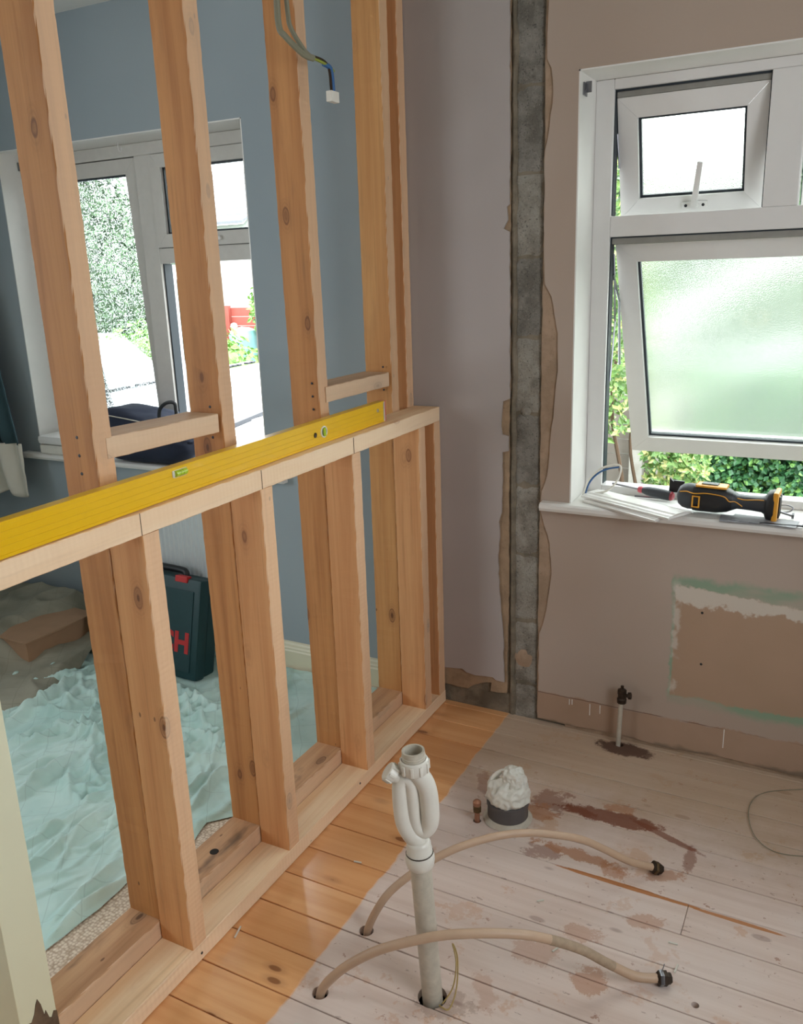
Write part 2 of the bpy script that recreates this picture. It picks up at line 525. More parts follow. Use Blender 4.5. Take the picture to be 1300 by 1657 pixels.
def glass_frost(name):
    t = NT(name)
    t.t.nodes.remove(t.b)
    p = t.obj()
    bm_ = t.n('ShaderNodeBump')
    bm_.inputs['Strength'].default_value = .25
    bm_.inputs['Distance'].default_value = .002
    t.put(bm_.inputs['Height'], t.noise(p, 260, 2))
    rf = t.n('ShaderNodeBsdfRefraction')
    rf.inputs['IOR'].default_value = 1.3
    rf.inputs[0].default_value = (.95, .97, .93, 1)
    rf.inputs['Roughness'].default_value = .035
    t.put(rf.inputs['Normal'], bm_.outputs[0])
    tl = t.n('ShaderNodeBsdfTranslucent')
    tl.inputs[0].default_value = (.50, .56, .50, 1)
    tr = t.n('ShaderNodeBsdfTransparent')
    m1 = t.n('ShaderNodeMixShader')
    m1.inputs[0].default_value = .14
    t.put(m1.inputs[1], rf.outputs[0])
    t.put(m1.inputs[2], tl.outputs[0])
    m2 = t.n('ShaderNodeMixShader')
    m2.inputs[0].default_value = .10
    t.put(m2.inputs[1], m1.outputs[0])
    t.put(m2.inputs[2], tr.outputs[0])
    gl = t.n('ShaderNodeBsdfGlossy')
    gl.inputs['Roughness'].default_value = .12
    m4 = t.n('ShaderNodeMixShader')
    m4.inputs[0].default_value = .05
    t.put(m4.inputs[1], m2.outputs[0])
    t.put(m4.inputs[2], gl.outputs[0])
    t.put(t.out.inputs[0], m4.outputs[0])
    return t.mat


M['glass'] = glass_clear('clear_glass')
M['glass_rain'] = glass_clear('rain_spotted_glass', .8)
M['glass_frost'] = glass_frost('obscured_glass')
M['clear_plastic'] = flat('clear_plastic', (.9, .93, .95), .1, Transmission_Weight=.6)


def leafmat(name, a, b, c3=None):
    t = NT(name)
    p = t.pos()
    n_ = t.noise(p, 3, 2)
    d, c = t.vor(p, 28, 1)
    r, g, bb = t.xyz(c)
    col = t.mix(r, a, b)
    if c3:
        col = t.mix(t.m('GREATER_THAN', g, .8), col, c3)
    return t.done(col, .45)


M['leaf_lime'] = leafmat('lime_leaves', srgb(126, 160, 78), srgb(74, 116, 54), srgb(186, 188, 120))
M['leaf_ivy'] = leafmat('ivy_leaves', srgb(66, 116, 66), srgb(40, 88, 54), srgb(110, 156, 76))
M['leaf_tree'] = leafmat('tree_leaves', srgb(98, 122, 84), srgb(70, 98, 66))
M['leaf_bush'] = leafmat('bush_leaves', srgb(140, 176, 90), srgb(100, 146, 70))
M['leaf_red'] = leafmat('purple_red_leaves', srgb(140, 60, 70), srgb(100, 60, 50), srgb(210, 170, 120))
M['bark'] = flat('bark', srgb(120, 96, 76), .9, var=.2)
M['fence_red'] = flat('red_fence_paint', srgb(172, 84, 72), .7, var=.15, scale=8)
M['fence_grey'] = flat('grey_fence_wood', srgb(150, 140, 130), .8, var=.2, scale=8)
M['roof_white'] = flat('white_roof_sheet', srgb(236, 240, 242), .5, var=.02)
M['roof_tile'] = flat('grey_roof_tile', srgb(150, 150, 156), .7, var=.15)
M['grass'] = flat('grass', srgb(66, 84, 48), .9, var=.2, scale=3)
M['garden'] = flat('pale_paving', srgb(150, 150, 140), .9, var=.1, scale=2)
M['house_grey'] = flat('dull_grey_render', srgb(96, 104, 88), .9, var=.1, scale=2)  # even dull grey-green of the bungalow walls
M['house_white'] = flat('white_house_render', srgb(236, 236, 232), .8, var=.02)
M['planter'] = flat('pale_blue_glaze', srgb(150, 206, 212), .3)


# ---------------------------------------------------------------- object helpers
def link(o, parent=None):
    COL.objects.link(o)
    if parent is not None:
        o.parent = parent
        o.matrix_parent_inverse = WM[parent.name].inverted()
    return o


WM = {}


def empty(name, loc=(0, 0, 0), label=None, cat=None, group=None, kind=None):
    o = bpy.data.objects.new(name, None)
    o.location = loc
    o.empty_display_size = .05
    COL.objects.link(o)
    WM[o.name] = Matrix.Translation(Vector(loc))
    return tag(o, label, cat, group, kind)


def tag(o, label=None, cat=None, group=None, kind=None):
    if label: o['label'] = label
    if cat: o['category'] = cat
    if group: o['group'] = group
    if kind: o['kind'] = kind
    return o


def mk(name, verts, faces, mat, parent=None, mw=None, smooth=False):
    me = bpy.data.meshes.new(name)
    me.from_pydata([tuple(v) for v in verts], [], faces)
    me.materials.append(M[mat] if isinstance(mat, str) else mat)
    if smooth:
        me.shade_smooth()
    o = bpy.data.objects.new(name, me)
    mw = mw or Matrix.Identity(4)
    link(o, parent)
    o.matrix_basis = mw
    WM[o.name] = mw.copy()
    return o


class MB:
    """collects simple solids into one mesh"""
    def __init__(s):
        s.v = []
        s.f = []

    def add(s, v, f):
        k = len(s.v)
        s.v += [Vector(q) for q in v]
        s.f += [tuple(i + k for i in q) for q in f]
        return s

    def box(s, x0, x1, y0, y1, z0, z1, mw=None, c=0.0):
        if c:
            bm = bmesh.new()
            bmesh.ops.create_cube(bm, size=1)
            bmesh.ops.scale(bm, vec=(x1 - x0, y1 - y0, z1 - z0), verts=bm.verts)
            bmesh.ops.translate(bm, vec=((x0 + x1) / 2, (y0 + y1) / 2, (z0 + z1) / 2), verts=bm.verts)
            bmesh.ops.bevel(bm, geom=bm.edges[:], offset=c, segments=2, affect='EDGES', profile=.6)
            bm.verts.index_update()
            v = [q.co.copy() for q in bm.verts]
            f = [tuple(a.index for a in q.verts) for q in bm.faces]
            bm.free()
        else:
            v = [Vector(q) for q in ((x0, y0, z0), (x1, y0, z0), (x1, y1, z0), (x0, y1, z0), (x0, y0, z1), (x1, y0, z1), (x1, y1, z1), (x0, y1, z1))]
            f = [(3, 2, 1, 0), (4, 5, 6, 7), (0, 1, 5, 4), (1, 2, 6, 5), (2, 3, 7, 6), (3, 0, 4, 7)]
        if mw is not None:
            v = [mw @ q for q in v]
        return s.add(v, f)

    def tube(s, pts, r, n=10, cap=True, closed=False):
        pts = [Vector(p) for p in pts]
        rs = r if isinstance(r, (list, tuple)) else [r] * len(pts)
        N = len(pts)
        v = []
        prev = None
        for i, p in enumerate(pts):
            if closed:
                t = (pts[(i + 1) % N] - pts[i - 1]).normalized()
            else:
                t = (pts[min(i + 1, N - 1)] - pts[max(i - 1, 0)]).normalized()
            if prev is None:
                a = Vector((0, 0, 1)) if abs(t.z) < .9 else Vector((1, 0, 0))
                prev = t.cross(a).normalized()
            prev = (prev - t * prev.dot(t)).normalized()
            q = t.cross(prev)
            for k in range(n):
                an = 2 * math.pi * k / n
                v.append(p + (prev * math.cos(an) + q * math.sin(an)) * rs[i])
        f = []
        for i in range(N if closed else N - 1):
            for k in range(n):
                a, b = i * n + k, i * n + (k + 1) % n
                c, d = ((i + 1) % N) * n + (k + 1) % n, ((i + 1) % N) * n + k
                f.append((a, b, c, d))
        if cap and not closed:
            f.append(tuple(range(n - 1, -1, -1)))
            f.append(tuple((N - 1) * n + k for k in range(n)))
        return s.add(v, f)

    def lathe(s, prof, n=24, mw=None):
        """prof: (r,z) list, revolved about z"""
        v = []
        for r, z in prof:
            for k in range(n):
                a = 2 * math.pi * k / n
                v.append(Vector((r * math.cos(a), r * math.sin(a), z)))
        f = []
        for i in range(len(prof) - 1):
            for k in range(n):
                f.append((i * n + k, i * n + (k + 1) % n, (i + 1) * n + (k + 1) % n, (i + 1) * n + k))
        if mw is not None:
            v = [mw @ q for q in v]
        return s.add(v, f)

    def prism(s, poly, y0, y1, plane='xz'):
        """polygon extruded; plane xz -> along y, xy -> along z"""
        P = (lambda a, b, d: Vector((a, d, b))) if plane == 'xz' else ((lambda a, b, d: Vector((a, b, d))) if plane == 'xy' else (lambda a, b, d: Vector((d, a, b))))
        n = len(poly)
        v = [P(a, b, y0) for a, b in poly] + [P(a, b, y1) for a, b in poly]
        f = [tuple(range(n)), tuple(range(2 * n - 1, n - 1, -1))]
        f += [(i, i + n, (i + 1) % n + n, (i + 1) % n) for i in range(n)]
        return s.add(v, f)

    def build(s, name, mat, parent=None, mw=None, smooth=False, recalc=True):
        me = bpy.data.meshes.new(name)
        me.from_pydata([tuple(v) for v in s.v], [], s.f)
        if recalc:
            bm = bmesh.new()
            bm.from_mesh(me)
            bmesh.ops.recalc_face_normals(bm, faces=bm.faces)
            bm.to_mesh(me)
            bm.free()
        me.materials.append(M[mat] if isinstance(mat, str) else mat)
        if smooth:
            me.shade_smooth()
            try:
                me.set_sharp_from_angle(angle=R(40))
            except Exception:
                pass
        o = bpy.data.objects.new(name, me)
        mw = mw or Matrix.Identity(4)
        link(o, parent)
        o.matrix_basis = mw
        WM[o.name] = mw.copy()
        return o


def smoothpath(pts, k=5, closed=False):
    P = [Vector(p) for p in pts]
    n = len(P)
    out = []
    for i in range(n if closed else n - 1):
        if closed:
            a, b, c, d = P[i - 1], P[i], P[(i + 1) % n], P[(i + 2) % n]
        else:
            a, b, c, d = P[max(i - 1, 0)], P[i], P[i + 1], P[min(i + 2, n - 1)]
        for j in range(k):
            t = j / k
            out.append(.5 * ((2 * b) + (c - a) * t + (2 * a - 5 * b + 4 * c - d) * t * t + (3 * b - a - 3 * c + d) * t ** 3))
    if not closed:
        out.append(P[-1])
    return out


def timber(name, p0, p1, a_axis, wa, wb, mat, parent, jit=.0006, seed=0, bow=0.0):
    jit *= .55
    """sawn timber from p0 to p1 (centre line); a_axis = direction of the wa side"""
    p0, p1 = Vector(p0), Vector(p1)
    L = (p1 - p0).length
    X = (p1 - p0).normalized()
    A = Vector(a_axis)
    A = (A - X * A.dot(X)).normalized()
    B = X.cross(A)
    mw = Matrix(((X.x, A.x, B.x, p0.x), (X.y, A.y, B.y, p0.y), (X.z, A.z, B.z, p0.z), (0, 0, 0, 1)))
    c = .0018
    ha, hb = wa / 2, wb / 2
    sec = [(-ha + c, -hb), (ha - c, -hb), (ha, -hb + c), (ha, hb - c), (ha - c, hb), (-ha + c, hb), (-ha, hb - c), (-ha, -hb + c)]
    n = max(2, int(L / .018))
    rr = random.Random(seed + 99)
    v = []
    for i in range(n + 1):
        x = L * i / n
        bw = bow * math.sin(math.pi * i / n)
        for (a, b) in sec:
            v.append((x, a + rr.uniform(-jit, jit) + bw, b + rr.uniform(-jit, jit)))
    f = [tuple(range(8))[::-1], tuple(n * 8 + k for k in range(8))]
    for i in range(n):
        for k in range(8):
            f.append((i * 8 + k, i * 8 + (k + 1) % 8, (i + 1) * 8 + (k + 1) % 8, (i + 1) * 8 + k))
    f = [f[0], f[1]] + f[2:]
    mb = MB()
    mb.add(v, f)
    return mb.build(name, mat, parent, mw)


def wall_mesh(rects, holes, y0, y1):
    """slab in the xz plane with rectangular holes: rects=(x0,x1,z0,z1)"""
    x0, x1, z0, z1 = rects
    mb = MB()
    xs = sorted({x0, x1} | {h[0] for h in holes} | {h[1] for h in holes})
    zs = sorted({z0, z1} | {h[2] for h in holes} | {h[3] for h in holes})
    for i in range(len(xs) - 1):
        for j in range(len(zs) - 1):
            cx, cz = (xs[i] + xs[i + 1]) / 2, (zs[j] + zs[j + 1]) / 2
            if any(h[0] < cx < h[1] and h[2] < cz < h[3] for h in holes):
                continue
            mb.box(xs[i], xs[i + 1], y0, y1, zs[j], zs[j + 1])
    return mb


# ================================================================= SHELL
CE = 2.396
RW = (.432, 1.62, .745, 1.9744)      # right window reveal x0,x1,z0,z1
LW = (-1.908, -.703, .745, 1.9744)
XL, XR, YB = -2.27, 2.25, -3.5

wall = wall_mesh((XL - .15, XR + .15, -.2, CE + .1), [RW, LW], .0165, .26).build('wall_back', 'mortar')
tag(wall, kind='structure')


def ragged(pts, amp=.002, step=.02, seed=1):
    """adds small steps along a polyline"""
    rr = random.Random(seed)
    out = []
    for (a, b) in zip(pts[:-1], pts[1:]):
        L = math.hypot(b[0] - a[0], b[1] - a[1])
        n = max(1, int(L / step))
        for i in range(n):
            t = i / n
            j = amp if i else 0
            out.append((a[0] + (b[0] - a[0]) * t + rr.uniform(-j, j), a[1] + (b[1] - a[1]) * t + rr.uniform(-j, j)))
    out.append(pts[-1])
    return out


def skin(name, poly, y0, y1, mat, parent=wall):
    """flat plaster sheet with front at y0 (room side)"""
    from mathutils.geometry import tessellate_polygon
    n = len(poly)
    tri = tessellate_polygon([[Vector((a, b, 0)) for a, b in poly]])
    v = [(x, y0, z) for x, z in poly] + [(x, y1, z) for x, z in poly]
    f = [tuple(q) for q in tri] + [tuple(i + n for i in q[::-1]) for q in tri] + [(i, (i + 1) % n, (i + 1) % n + n, i + n) for i in range(n)]
    return MB().add(v, f).build(name, mat, parent)


Y1 = .0165
# blue plaster, left room
for r in ((XL, LW[0], .0, CE), (LW[0], LW[1], 0, LW[2]), (LW[0], LW[1], LW[3], CE), (LW[1], -.137, 0, CE)):
    skin('plaster', [(r[0], r[2]), (r[1], r[2]), (r[1], r[3]), (r[0], r[3])], 0, Y1, 'blue_paint')
# lilac plaster with its torn edge
wl = [(0.234, CE), (0.234, 2.17), (0.235, 1.647), (0.226, 1.64), (0.23, 1.605), (0.216, 1.581), (0.235, 1.571), (0.237, 1.084), (0.214, 1.074), (0.208, 0.997), (0.212, 0.971), (0.233, 0.967), (0.233, 0.92), (0.212, 0.915), (0.212, 0.778), (0.21, 0.717), (0.2, 0.685), (0.204, 0.633), (0.197, 0.569), (0.202, 0.44), (0.21, 0.354), (0.215, 0.288), (0.219, 0.12), (0.19, 0.121), (0.179, 0.13), (0.115, 0.124), (0.08, 0.129), (0.064, 0.14), (0.003, 0.132), (-.137, .13)]
wlr = ragged(wl, .0018, .02, 3)
skin('plaster', wlr + [(-.137, CE)], 0, .006, 'lilac')
bl = [(.2365, CE), (.236, 1.1), (.233, 1.0), (.2345, .9), (.232, .6), (.2335, .4), (.228, .2), (0.228, 0.097), (0.226, 0.078), (0.195, 0.073), (0.167, 0.074), (0.172, 0.106), (0.149, 0.103), (0.103, 0.082), (0.084, 0.066), (0.044, 0.064), (0.001, 0.067), (-.137, .067)]
skin('base_coat', ragged(bl, .002, .02, 5) + [(-.137, CE)], .006, Y1, 'base_coat')
# right plaster: thin ragged finish coat over a base coat
sr = [(0.345, CE), (0.345, 2.152), (0.342, 2.012), (0.355, 1.987), (0.361, 1.926), (0.352, 1.841), (0.339, 1.779), (0.34, 1.558), (0.344, 1.421), (0.365, 1.386), (0.386, 1.28), (0.388, 1.173), (0.378, 1.062), (0.367, 0.948), (0.36, 0.851), (0.343, 0.80), (0.340, 0.745)]
skin('plaster', [(RW[0], CE)] + ragged(sr, .0015, .025, 8) + [(RW[0], .745)], 0, .005, 'skim_right')
sr2 = [(0.338, 0.745), (0.372, 0.632), (0.379, 0.53), (0.365, 0.412), (0.353, 0.356), (0.341, 0.321), (0.339, 0.015)]
skin('plaster', [(XR, .745)] + ragged(sr2, .0015, .025, 9) + [(.45, .012), (.62, .02), (.75, .008), (.95, .018), (1.1, .01), (XR, .01)], 0, .005, 'skim_right')
skin('plaster', [(RW[0], RW[3]), (RW[0], CE), (XR, CE), (XR, RW[3])], 0, .005, 'skim_right')
skin('plaster', [(RW[1], RW[2]), (RW[1], RW[3]), (XR, RW[3]), (XR, RW[2])], 0, .005, 'skim_right')
br_ = ragged([(.336, CE), (.337, 1.5), (.3355, 1.0), (.336, .5), (.334, .03)], .0015, .03, 11)
skin('base_coat', br_ + [(RW[0], .03), (RW[0], CE)], .005, Y1, 'base_pink')
skin('base_coat', [(RW[0], .0), (RW[0], RW[2]), (XR, RW[2]), (XR, .0)], .005, Y1, 'base_pink')
skin('base_coat', [(RW[0], RW[3]), (RW[0], CE), (XR, CE), (XR, RW[3])], .005, Y1, 'base_pink')

# concrete blocks in the chase
zz = -.02
rr = random.Random(4)
k = 0
while zz < CE:
    hh = .222 if k else .14
    nx, nz = 8, 16
    x0, x1 = .2385 + .012, .3315
    v, f = [], []
    for j in range(nz + 1):
        for i in range(nx + 1):
            x = x0 + (x1 - x0) * i / nx
            z = zz + hh * j / nz
            e = min(i, nx - i, j, nz - j)
            q = mnoise.noise(Vector((x * 30, z * 30, k))) * .006 + mnoise.noise(Vector((x * 90, z * 90, k + 5))) * .0018
            v.append((x + (mnoise.noise(Vector((z * 40, k, 2))) * .004 if i in (0, nx) else 0), .0115 + q + (.006 if e == 0 else 0), z))
    for j in range(nz):
        for i in range(nx):
            a = j * (nx + 1) + i
            f.append((a, a + 1, a + nx + 2, a + nx + 1))
    mk('concrete_block', v, f, 'block_dark' if k in (8, 9, 6, 4) else 'block', wall, smooth=True)
    zz += hh + .007
    k += 1
# mortar bead left standing along the left side of the chase
v, f = [], []
nz = 160
for j in range(nz + 1):
    z = CE * j / nz
    wv = .016 + .012 * mnoise.noise(Vector((z * 9, 1, 0))) + (.012 * max(0, mnoise.noise(Vector((z * 4, 7, 0)))) if z < 1.2 else 0)
    dp = .009 + .004 * mnoise.noise(Vector((z * 14, 3, 0)))
    for (x, y) in ((.2375, .016), (.2385, dp), (.2385 + wv * .6, dp - .001), (.2385 + wv, .016)):
        v.append((x + .001 * mnoise.noise(Vector((z * 50, x, 0))), y, z))
for j in range(nz):
    for i in range(3):
        a = j * 4 + i
        f.append((a, a + 1, a + 5, a + 4))
mk('mortar_bead', v, f, 'mortar', wall, smooth=True)
# white plaster dabs in the chase
for (cx, cz, rx, rz) in ((.283, .215, .032, .034), (.285, 1.05, .018, .02), (.288, .72, .02, .03)):
    v, f = [(cx, .004, cz)], []
    n = 14
    for ring in (.5, 1):
        for i in range(n):
            a = 2 * math.pi * i / n
            q = ring * (1 + .25 * mnoise.noise(Vector((math.cos(a) * 2 + cx * 9, math.sin(a) * 2, cz * 9))))
            v.append((cx + rx * q * math.cos(a), .006 if ring < 1 else .013, cz + rz * q * math.sin(a)))
    for i in range(n):
        f.append((0, 1 + i, 1 + (i + 1) % n))
        f.append((1 + i, 1 + n + i, 1 + n + (i + 1) % n, 1 + (i + 1) % n))
    mk('plaster_dab', v, f, 'base_pink' if cz < .3 else 'block', wall, smooth=True)
# drill holes with plugs left in the right wall, white drips
for x, z in ((.839, .476), (.846, .312)):
    MB().lathe([(0, -.0005), (.0035, -.0006), (.0045, .0005), (.0045, .004)], 10, Matrix.Translation((x, 0, z)) @ Matrix.Rotation(R(-90), 4, 'X')).build('wall_plug', 'black', wall)
for x, z0, z1 in ((.447, .088, .107), (.456, .09, .108), (.515, .065, .105), (.548, .078, .107), (.925, .05, .112)):
    MB().box(x - .0013, x + .0013, -.0012, .001, z0, z1).build('paint_drip', 'white_paint', wall)

# other walls, ceiling, floor slab
mb = MB()
for (a, b, c, d) in ((YB, -3.1, -.2, CE), (-1.75, 0, -.2, CE), (-3.1, -1.75, -.2, .8), (-3.1, -1.75, 2.1, CE)):  # unseen sky opening added in the left wall to brighten the blue room
    mb.box(XL - .15, XL, a, b, c, d)
tag(mb.build('wall_left', 'blue_paint'), kind='structure')
mb = MB()
for (a, b, c, d) in ((YB, -2.3, -.2, CE), (-1.1, 0, -.2, CE), (-2.3, -1.1, -.2, .9), (-2.3, -1.1, 2.1, CE)):  # unseen sky opening added in the right wall as fill for the studs
    mb.box(XR, XR + .15, a, b, c, d)
tag(mb.build('wall_right', 'far_wall'), kind='structure')
tag(wall_mesh((XL - .15, XR + .15, -.2, CE + .1), [], YB - .15, YB).build('wall_front', 'far_wall'), kind='structure')
tag(MB().box(XL - .15, XR + .15, YB - .15, .26, CE, CE + .15).build('ceiling', 'ceiling'), kind='structure')
floor = MB().box(XL - .15, XR + .15, YB - .15, .26, -.25, -.12).build('floor', 'dark_void')
tag(floor, kind='structure')

# floor boards, with real holes where pipes come up
HOLES = [(.506, -1.163, .031), (.288, -1.064, .017), (.287, -1.259, .018), (1.002, -.947, .008), (.622, -.03, .012), (.362, -.577, .011)]
PITCH_ = .1068
yk = [-.0155 - PITCH_ * i for i in range(33)]
edges = [.0165] + yk
BR = random.Random(12)
for i in range(len(edges) - 1):
    ya, yb = edges[i + 1], edges[i]
    cuts = [-.20, XR + .0]
    j = BR.uniform(.5, 2.0) if i > 13 else .94
    if i == 7 or (i > 13 and i % 3 == 1):
        cuts = [-.20, j, XR]
    if i == 0: cuts = [-.137, XR]
    for a, b in zip(cuts[:-1], cuts[1:]):
        g = .0013
        dz = BR.uniform(-.0009, .0009)
        x0, x1, y0, y1 = a + .0006, b - .0006, ya + g, yb - g
        hs = [h for h in HOLES if x0 < h[0] < x1 and y0 - h[2] < h[1] < y1 + h[2]]
        bm = bmesh.new()
        bmesh.ops.create_cube(bm, size=1)
        bmesh.ops.scale(bm, vec=(x1 - x0, y1 - y0, .02), verts=bm.verts)
        bmesh.ops.bevel(bm, geom=bm.edges[:], offset=.0011, segments=1, affect='EDGES')
        bm.faces.ensure_lookup_table()
        me = bpy.data.meshes.new('floor_board')
        bm.to_mesh(me)
        bm.free()
        me.materials.append(M['boards'])
        o = bpy.data.objects.new('floor_board', me)
        ctr = Vector(((x0 + x1) / 2, (y0 + y1) / 2, -.0105 + dz))
        mw = Matrix.Translation(ctr)
        link(o, floor)
        o.matrix_basis = mw
        if hs:
            cb = bmesh.new()
            for h in hs:
                bmesh.ops.create_cone(cb, cap_ends=True, segments=24, radius1=h[2], radius2=h[2], depth=.1, matrix=Matrix.Translation(Vector((h[0], h[1], 0))))
            cm = bpy.data.meshes.new('hole_cutter')
            cb.to_mesh(cm)
            cb.free()
            co = bpy.data.objects.new('hole_cutter', cm)
            COL.objects.link(co)
            md = o.modifiers.new('hole', 'BOOLEAN')
            md.operation = 'DIFFERENCE'
            md.object = co
            md.solver = 'EXACT'
            bpy.context.view_layer.update()
            nm = bpy.data.meshes.new_from_object(o.evaluated_get(bpy.context.evaluated_depsgraph_get()))
            o.modifiers.clear()
            o.data = nm
            bpy.data.objects.remove(co)
# carpet of the left room
c_ = MB().box(XL, -.175, YB, 0, -.02, .006).build('carpet', 'carpet', floor)

# skirting in the blue room
def skirt(name, x0, x1, y):
    prof = [(0, 0.0), (-.018, .0), (-.018, .072), (-.015, .078), (-.015, .084), (-.012, .090), (-.010, .098), (-.006, .104), (0, .108)]
    mb = MB()
    n = len(prof)
    v = [Vector((x0, y + a, b + .004)) for a, b in prof] + [Vector((x1, y + a, b + .004)) for a, b in prof]
    f = [tuple(range(n))[::-1], tuple(range(n, 2 * n))] + [(i, (i + 1) % n, (i + 1) % n + n, i + n) for i in range(n)]
    return mb.add(v, f).build(name, 'skirting')


tag(skirt('baseboard_back', XL + .02, -.185, 0), kind='structure')

# reveals (white plastered sides of the openings)
def reveal(wn, r, mat='white_paint'):
    x0, x1, z0, z1 = r
    MB().box(x0 - .0, x0 + .004, -.0008, .16, z0, z1).build('reveal', mat, wn)
    MB().box(x1 - .004, x1 + .0, -.0008, .16, z0, z1).build('reveal', mat, wn)
    MB().box(x0, x1, -.0008, .16, z1 - .004, z1).build('reveal', mat, wn)


def sill(wn, r, mat='white_paint'):
    x0, x1, z0, z1 = r
    mb = MB()
    # nosed window board with horns
    pr_ = [(.16, z0 + .001), (.16, z0 + .027), (-.028, z0 + .027), (-.036, z0 + .022), (-.038, z0 + .012), (-.034, z0 + .003), (-.028, z0 + .001)]
    hx = .085
    n = len(pr_)
    for (xa, xb, yc) in ((x0 - hx, x1 + hx, -.0005), ):
        p = [q for q in pr_]
        p[0] = (yc, p[0][1])
        p[1] = (yc, p[1][1])
        v = [Vector((xa, a, b)) for a, b in p] + [Vector((xb, a, b)) for a, b in p]
        f = [tuple(range(n))[::-1], tuple(range(n, 2 * n))] + [(i, (i + 1) % n, (i + 1) % n + n, i + n) for i in range(n)]
        mb.add(v, f)
    mb.box(x0 + .0045, x1 - .0045, -.0005, .158, z0 + .001, z0 + .027)
    return mb.build('window_sill', mat, wn)


FY = .156


def bar(mb, x0, x1, z0, z1, y0=FY, y1=FY + .06):
    mb.box(x0, x1, y0, y1, z0, z1, c=.003)


def handle(parent, mw, mat='white_pvc'):
    """espagnolette handle; local: x along sash rail, z up, y<0 towards the room"""
    o = MB()
    o.box(-.036, .036, -.012, 0, -.009, .009, c=.004)
    o.lathe([(0, -.020), (.010, -.020), (.011, -.012), (.011, 0)], 14, Matrix.Rotation(R(0), 4, 'X') @ Matrix(((1, 0, 0, 0), (0, 0, 1, 0), (0, 1, 0, 0), (0, 0, 0, 1))))
    o.box(-.008, .008, -.032, -.018, 0.0, .128, c=.0035, mw=Matrix.Rotation(R(9), 4, 'Y') @ Matrix.Rotation(R(6), 4, 'X'))
    h_ = o.build('handle', mat, parent, mw, smooth=True)
    sc = MB()
    for x in (-.024, 0, .024):
        sc.lathe([(0, -.0135), (.004, -.013), (.0045, -.012)], 10, Matrix.Translation((x, -.009 if x == 0 else 0, 0)) @ Matrix(((1, 0, 0, 0), (0, 0, 1, 0), (0, 1, 0, 0), (0, 0, 0, 1))))
    sc.build('screw_head', 'dark_steel', parent, mw)['kind'] = 'stuff'
    return h_


def sash(wn, W, H, mw, glass, fr=.056, mat='white_pvc', th=.05, drip=False):
    """opening light; local x 0..W, z -H..0, inner face at y=0, outer at y=th"""
    mb = MB()
    c = .004
    g = .0006
    # mitred members
    def mem(poly):
        mb.prism(poly, 0, th)
    mem([(0, 0), (W, 0), (W - fr + 0, -fr), (fr, -fr)])
    mem([(0, -H), (W, -H), (W - fr, -H + fr), (fr, -H + fr)])
    mem([(0, -g), (fr - g, -fr), (fr - g, -H + fr), (0, -H + g)])
    mem([(W, -g), (W - fr + g, -fr), (W - fr + g, -H + fr), (W, -H + g)])
    s = mb.build('sash', mat, wn, mw)
    gm = MB()
    e = .007
    for (a, b, z0, z1) in ((fr, W - fr, -fr - e, -fr), (fr, W - fr, -H + fr, -H + fr + e), (fr, fr + e, -H + fr, -fr), (W - fr - e, W - fr, -H + fr, -fr)):
        gm.box(a, b, .014, .03, z0, z1)
    gm.build('gasket', 'gasket', s, mw)
    # dark weather seal around the outer edge
    ws = MB()
    for (a, b, z0, z1) in ((-.003, 0, -H, 0), (W, W + .003, -H, 0), (0, W, 0, .003), (0, W, -H - .003, -H)):
        ws.box(a, b, th * .35, th * .8, z0, z1)
    ws.build('weather_seal', 'gasket', s, mw)
    MB().box(fr + .001, W - fr - .001, .02, .024, -H + fr + .001, -fr - .001).build('glass', glass, s, mw)
    return s


# ---- right window
win = empty('window_1', (1.026, .16, .745), kind='structure')
reveal(win, RW)
sill(win, RW)
x0, x1 = RW[0] + .004, RW[1] - .004
mb = MB()
bar(mb, x0, .488, .772, 1.970)
bar(mb, 1.562, x1, .772, 1.970)
bar(mb, .488, 1.562, 1.943, 1.970)
bar(mb, .488, 1.562, .772, .797)
bar(mb, .488, 1.562, 1.547, 1.605)
bar(mb, .899, .986, 1.605, 1.943)
mb.build('frame', 'white_pvc', win)
# dark rebates of the outer frame seen round the open lights
mb = MB()
for (a, b, c, d) in ((.486, .491, .80, 1.545), (.486, .491, 1.607, 1.943), (.49, .899, 1.938, 1.944), (.49, 1.56, 1.543, 1.549), (.896, .90, 1.607, 1.943), (.986, 1.56, 1.938, 1.944)):
    mb.box(a, b, FY + .012, FY + .05, c, d)
mb.build('weather_seal', 'gasket', win)
mwA = Matrix.Translation((.493, FY + .016, 1.921)) @ Matrix.Rotation(R(16), 4, 'X')
sA = sash(win, .402, .334, mwA, 'glass_frost')
handle(sA, mwA @ Matrix.Translation((.215, 0, -.303)))
mwB = Matrix.Translation((.989, FY + .016, 1.921)) @ Matrix.Rotation(R(13), 4, 'X')
sB = sash(win, .568, .334, mwB, 'glass_frost')
handle(sB, mwB @ Matrix.Translation((.284, 0, -.303)))
mwC = Matrix.Translation((.493, .208, 1.529)) @ Matrix.Rotation(R(26), 4, 'X')
sC = sash(win, 1.064, .775, mwC, 'glass_frost', fr=.06)
handle(sC, mwC @ Matrix.Translation((.60, 0, -.752)) @ Matrix.Rotation(R(16), 4, 'Y'))
MB().box(.492, 1.558, FY + .012, .235, 1.526, 1.544, c=.003).build('head_rail', 'pvc_dull', win)
MB().box(.492, .897, FY + .014, .215, 1.922, 1.938, c=.003).build('head_rail', 'pvc_dull', win)
MB().box(.988, 1.558, FY + .014, .215, 1.922, 1.938, c=.003).build('head_rail', 'pvc_dull', win)
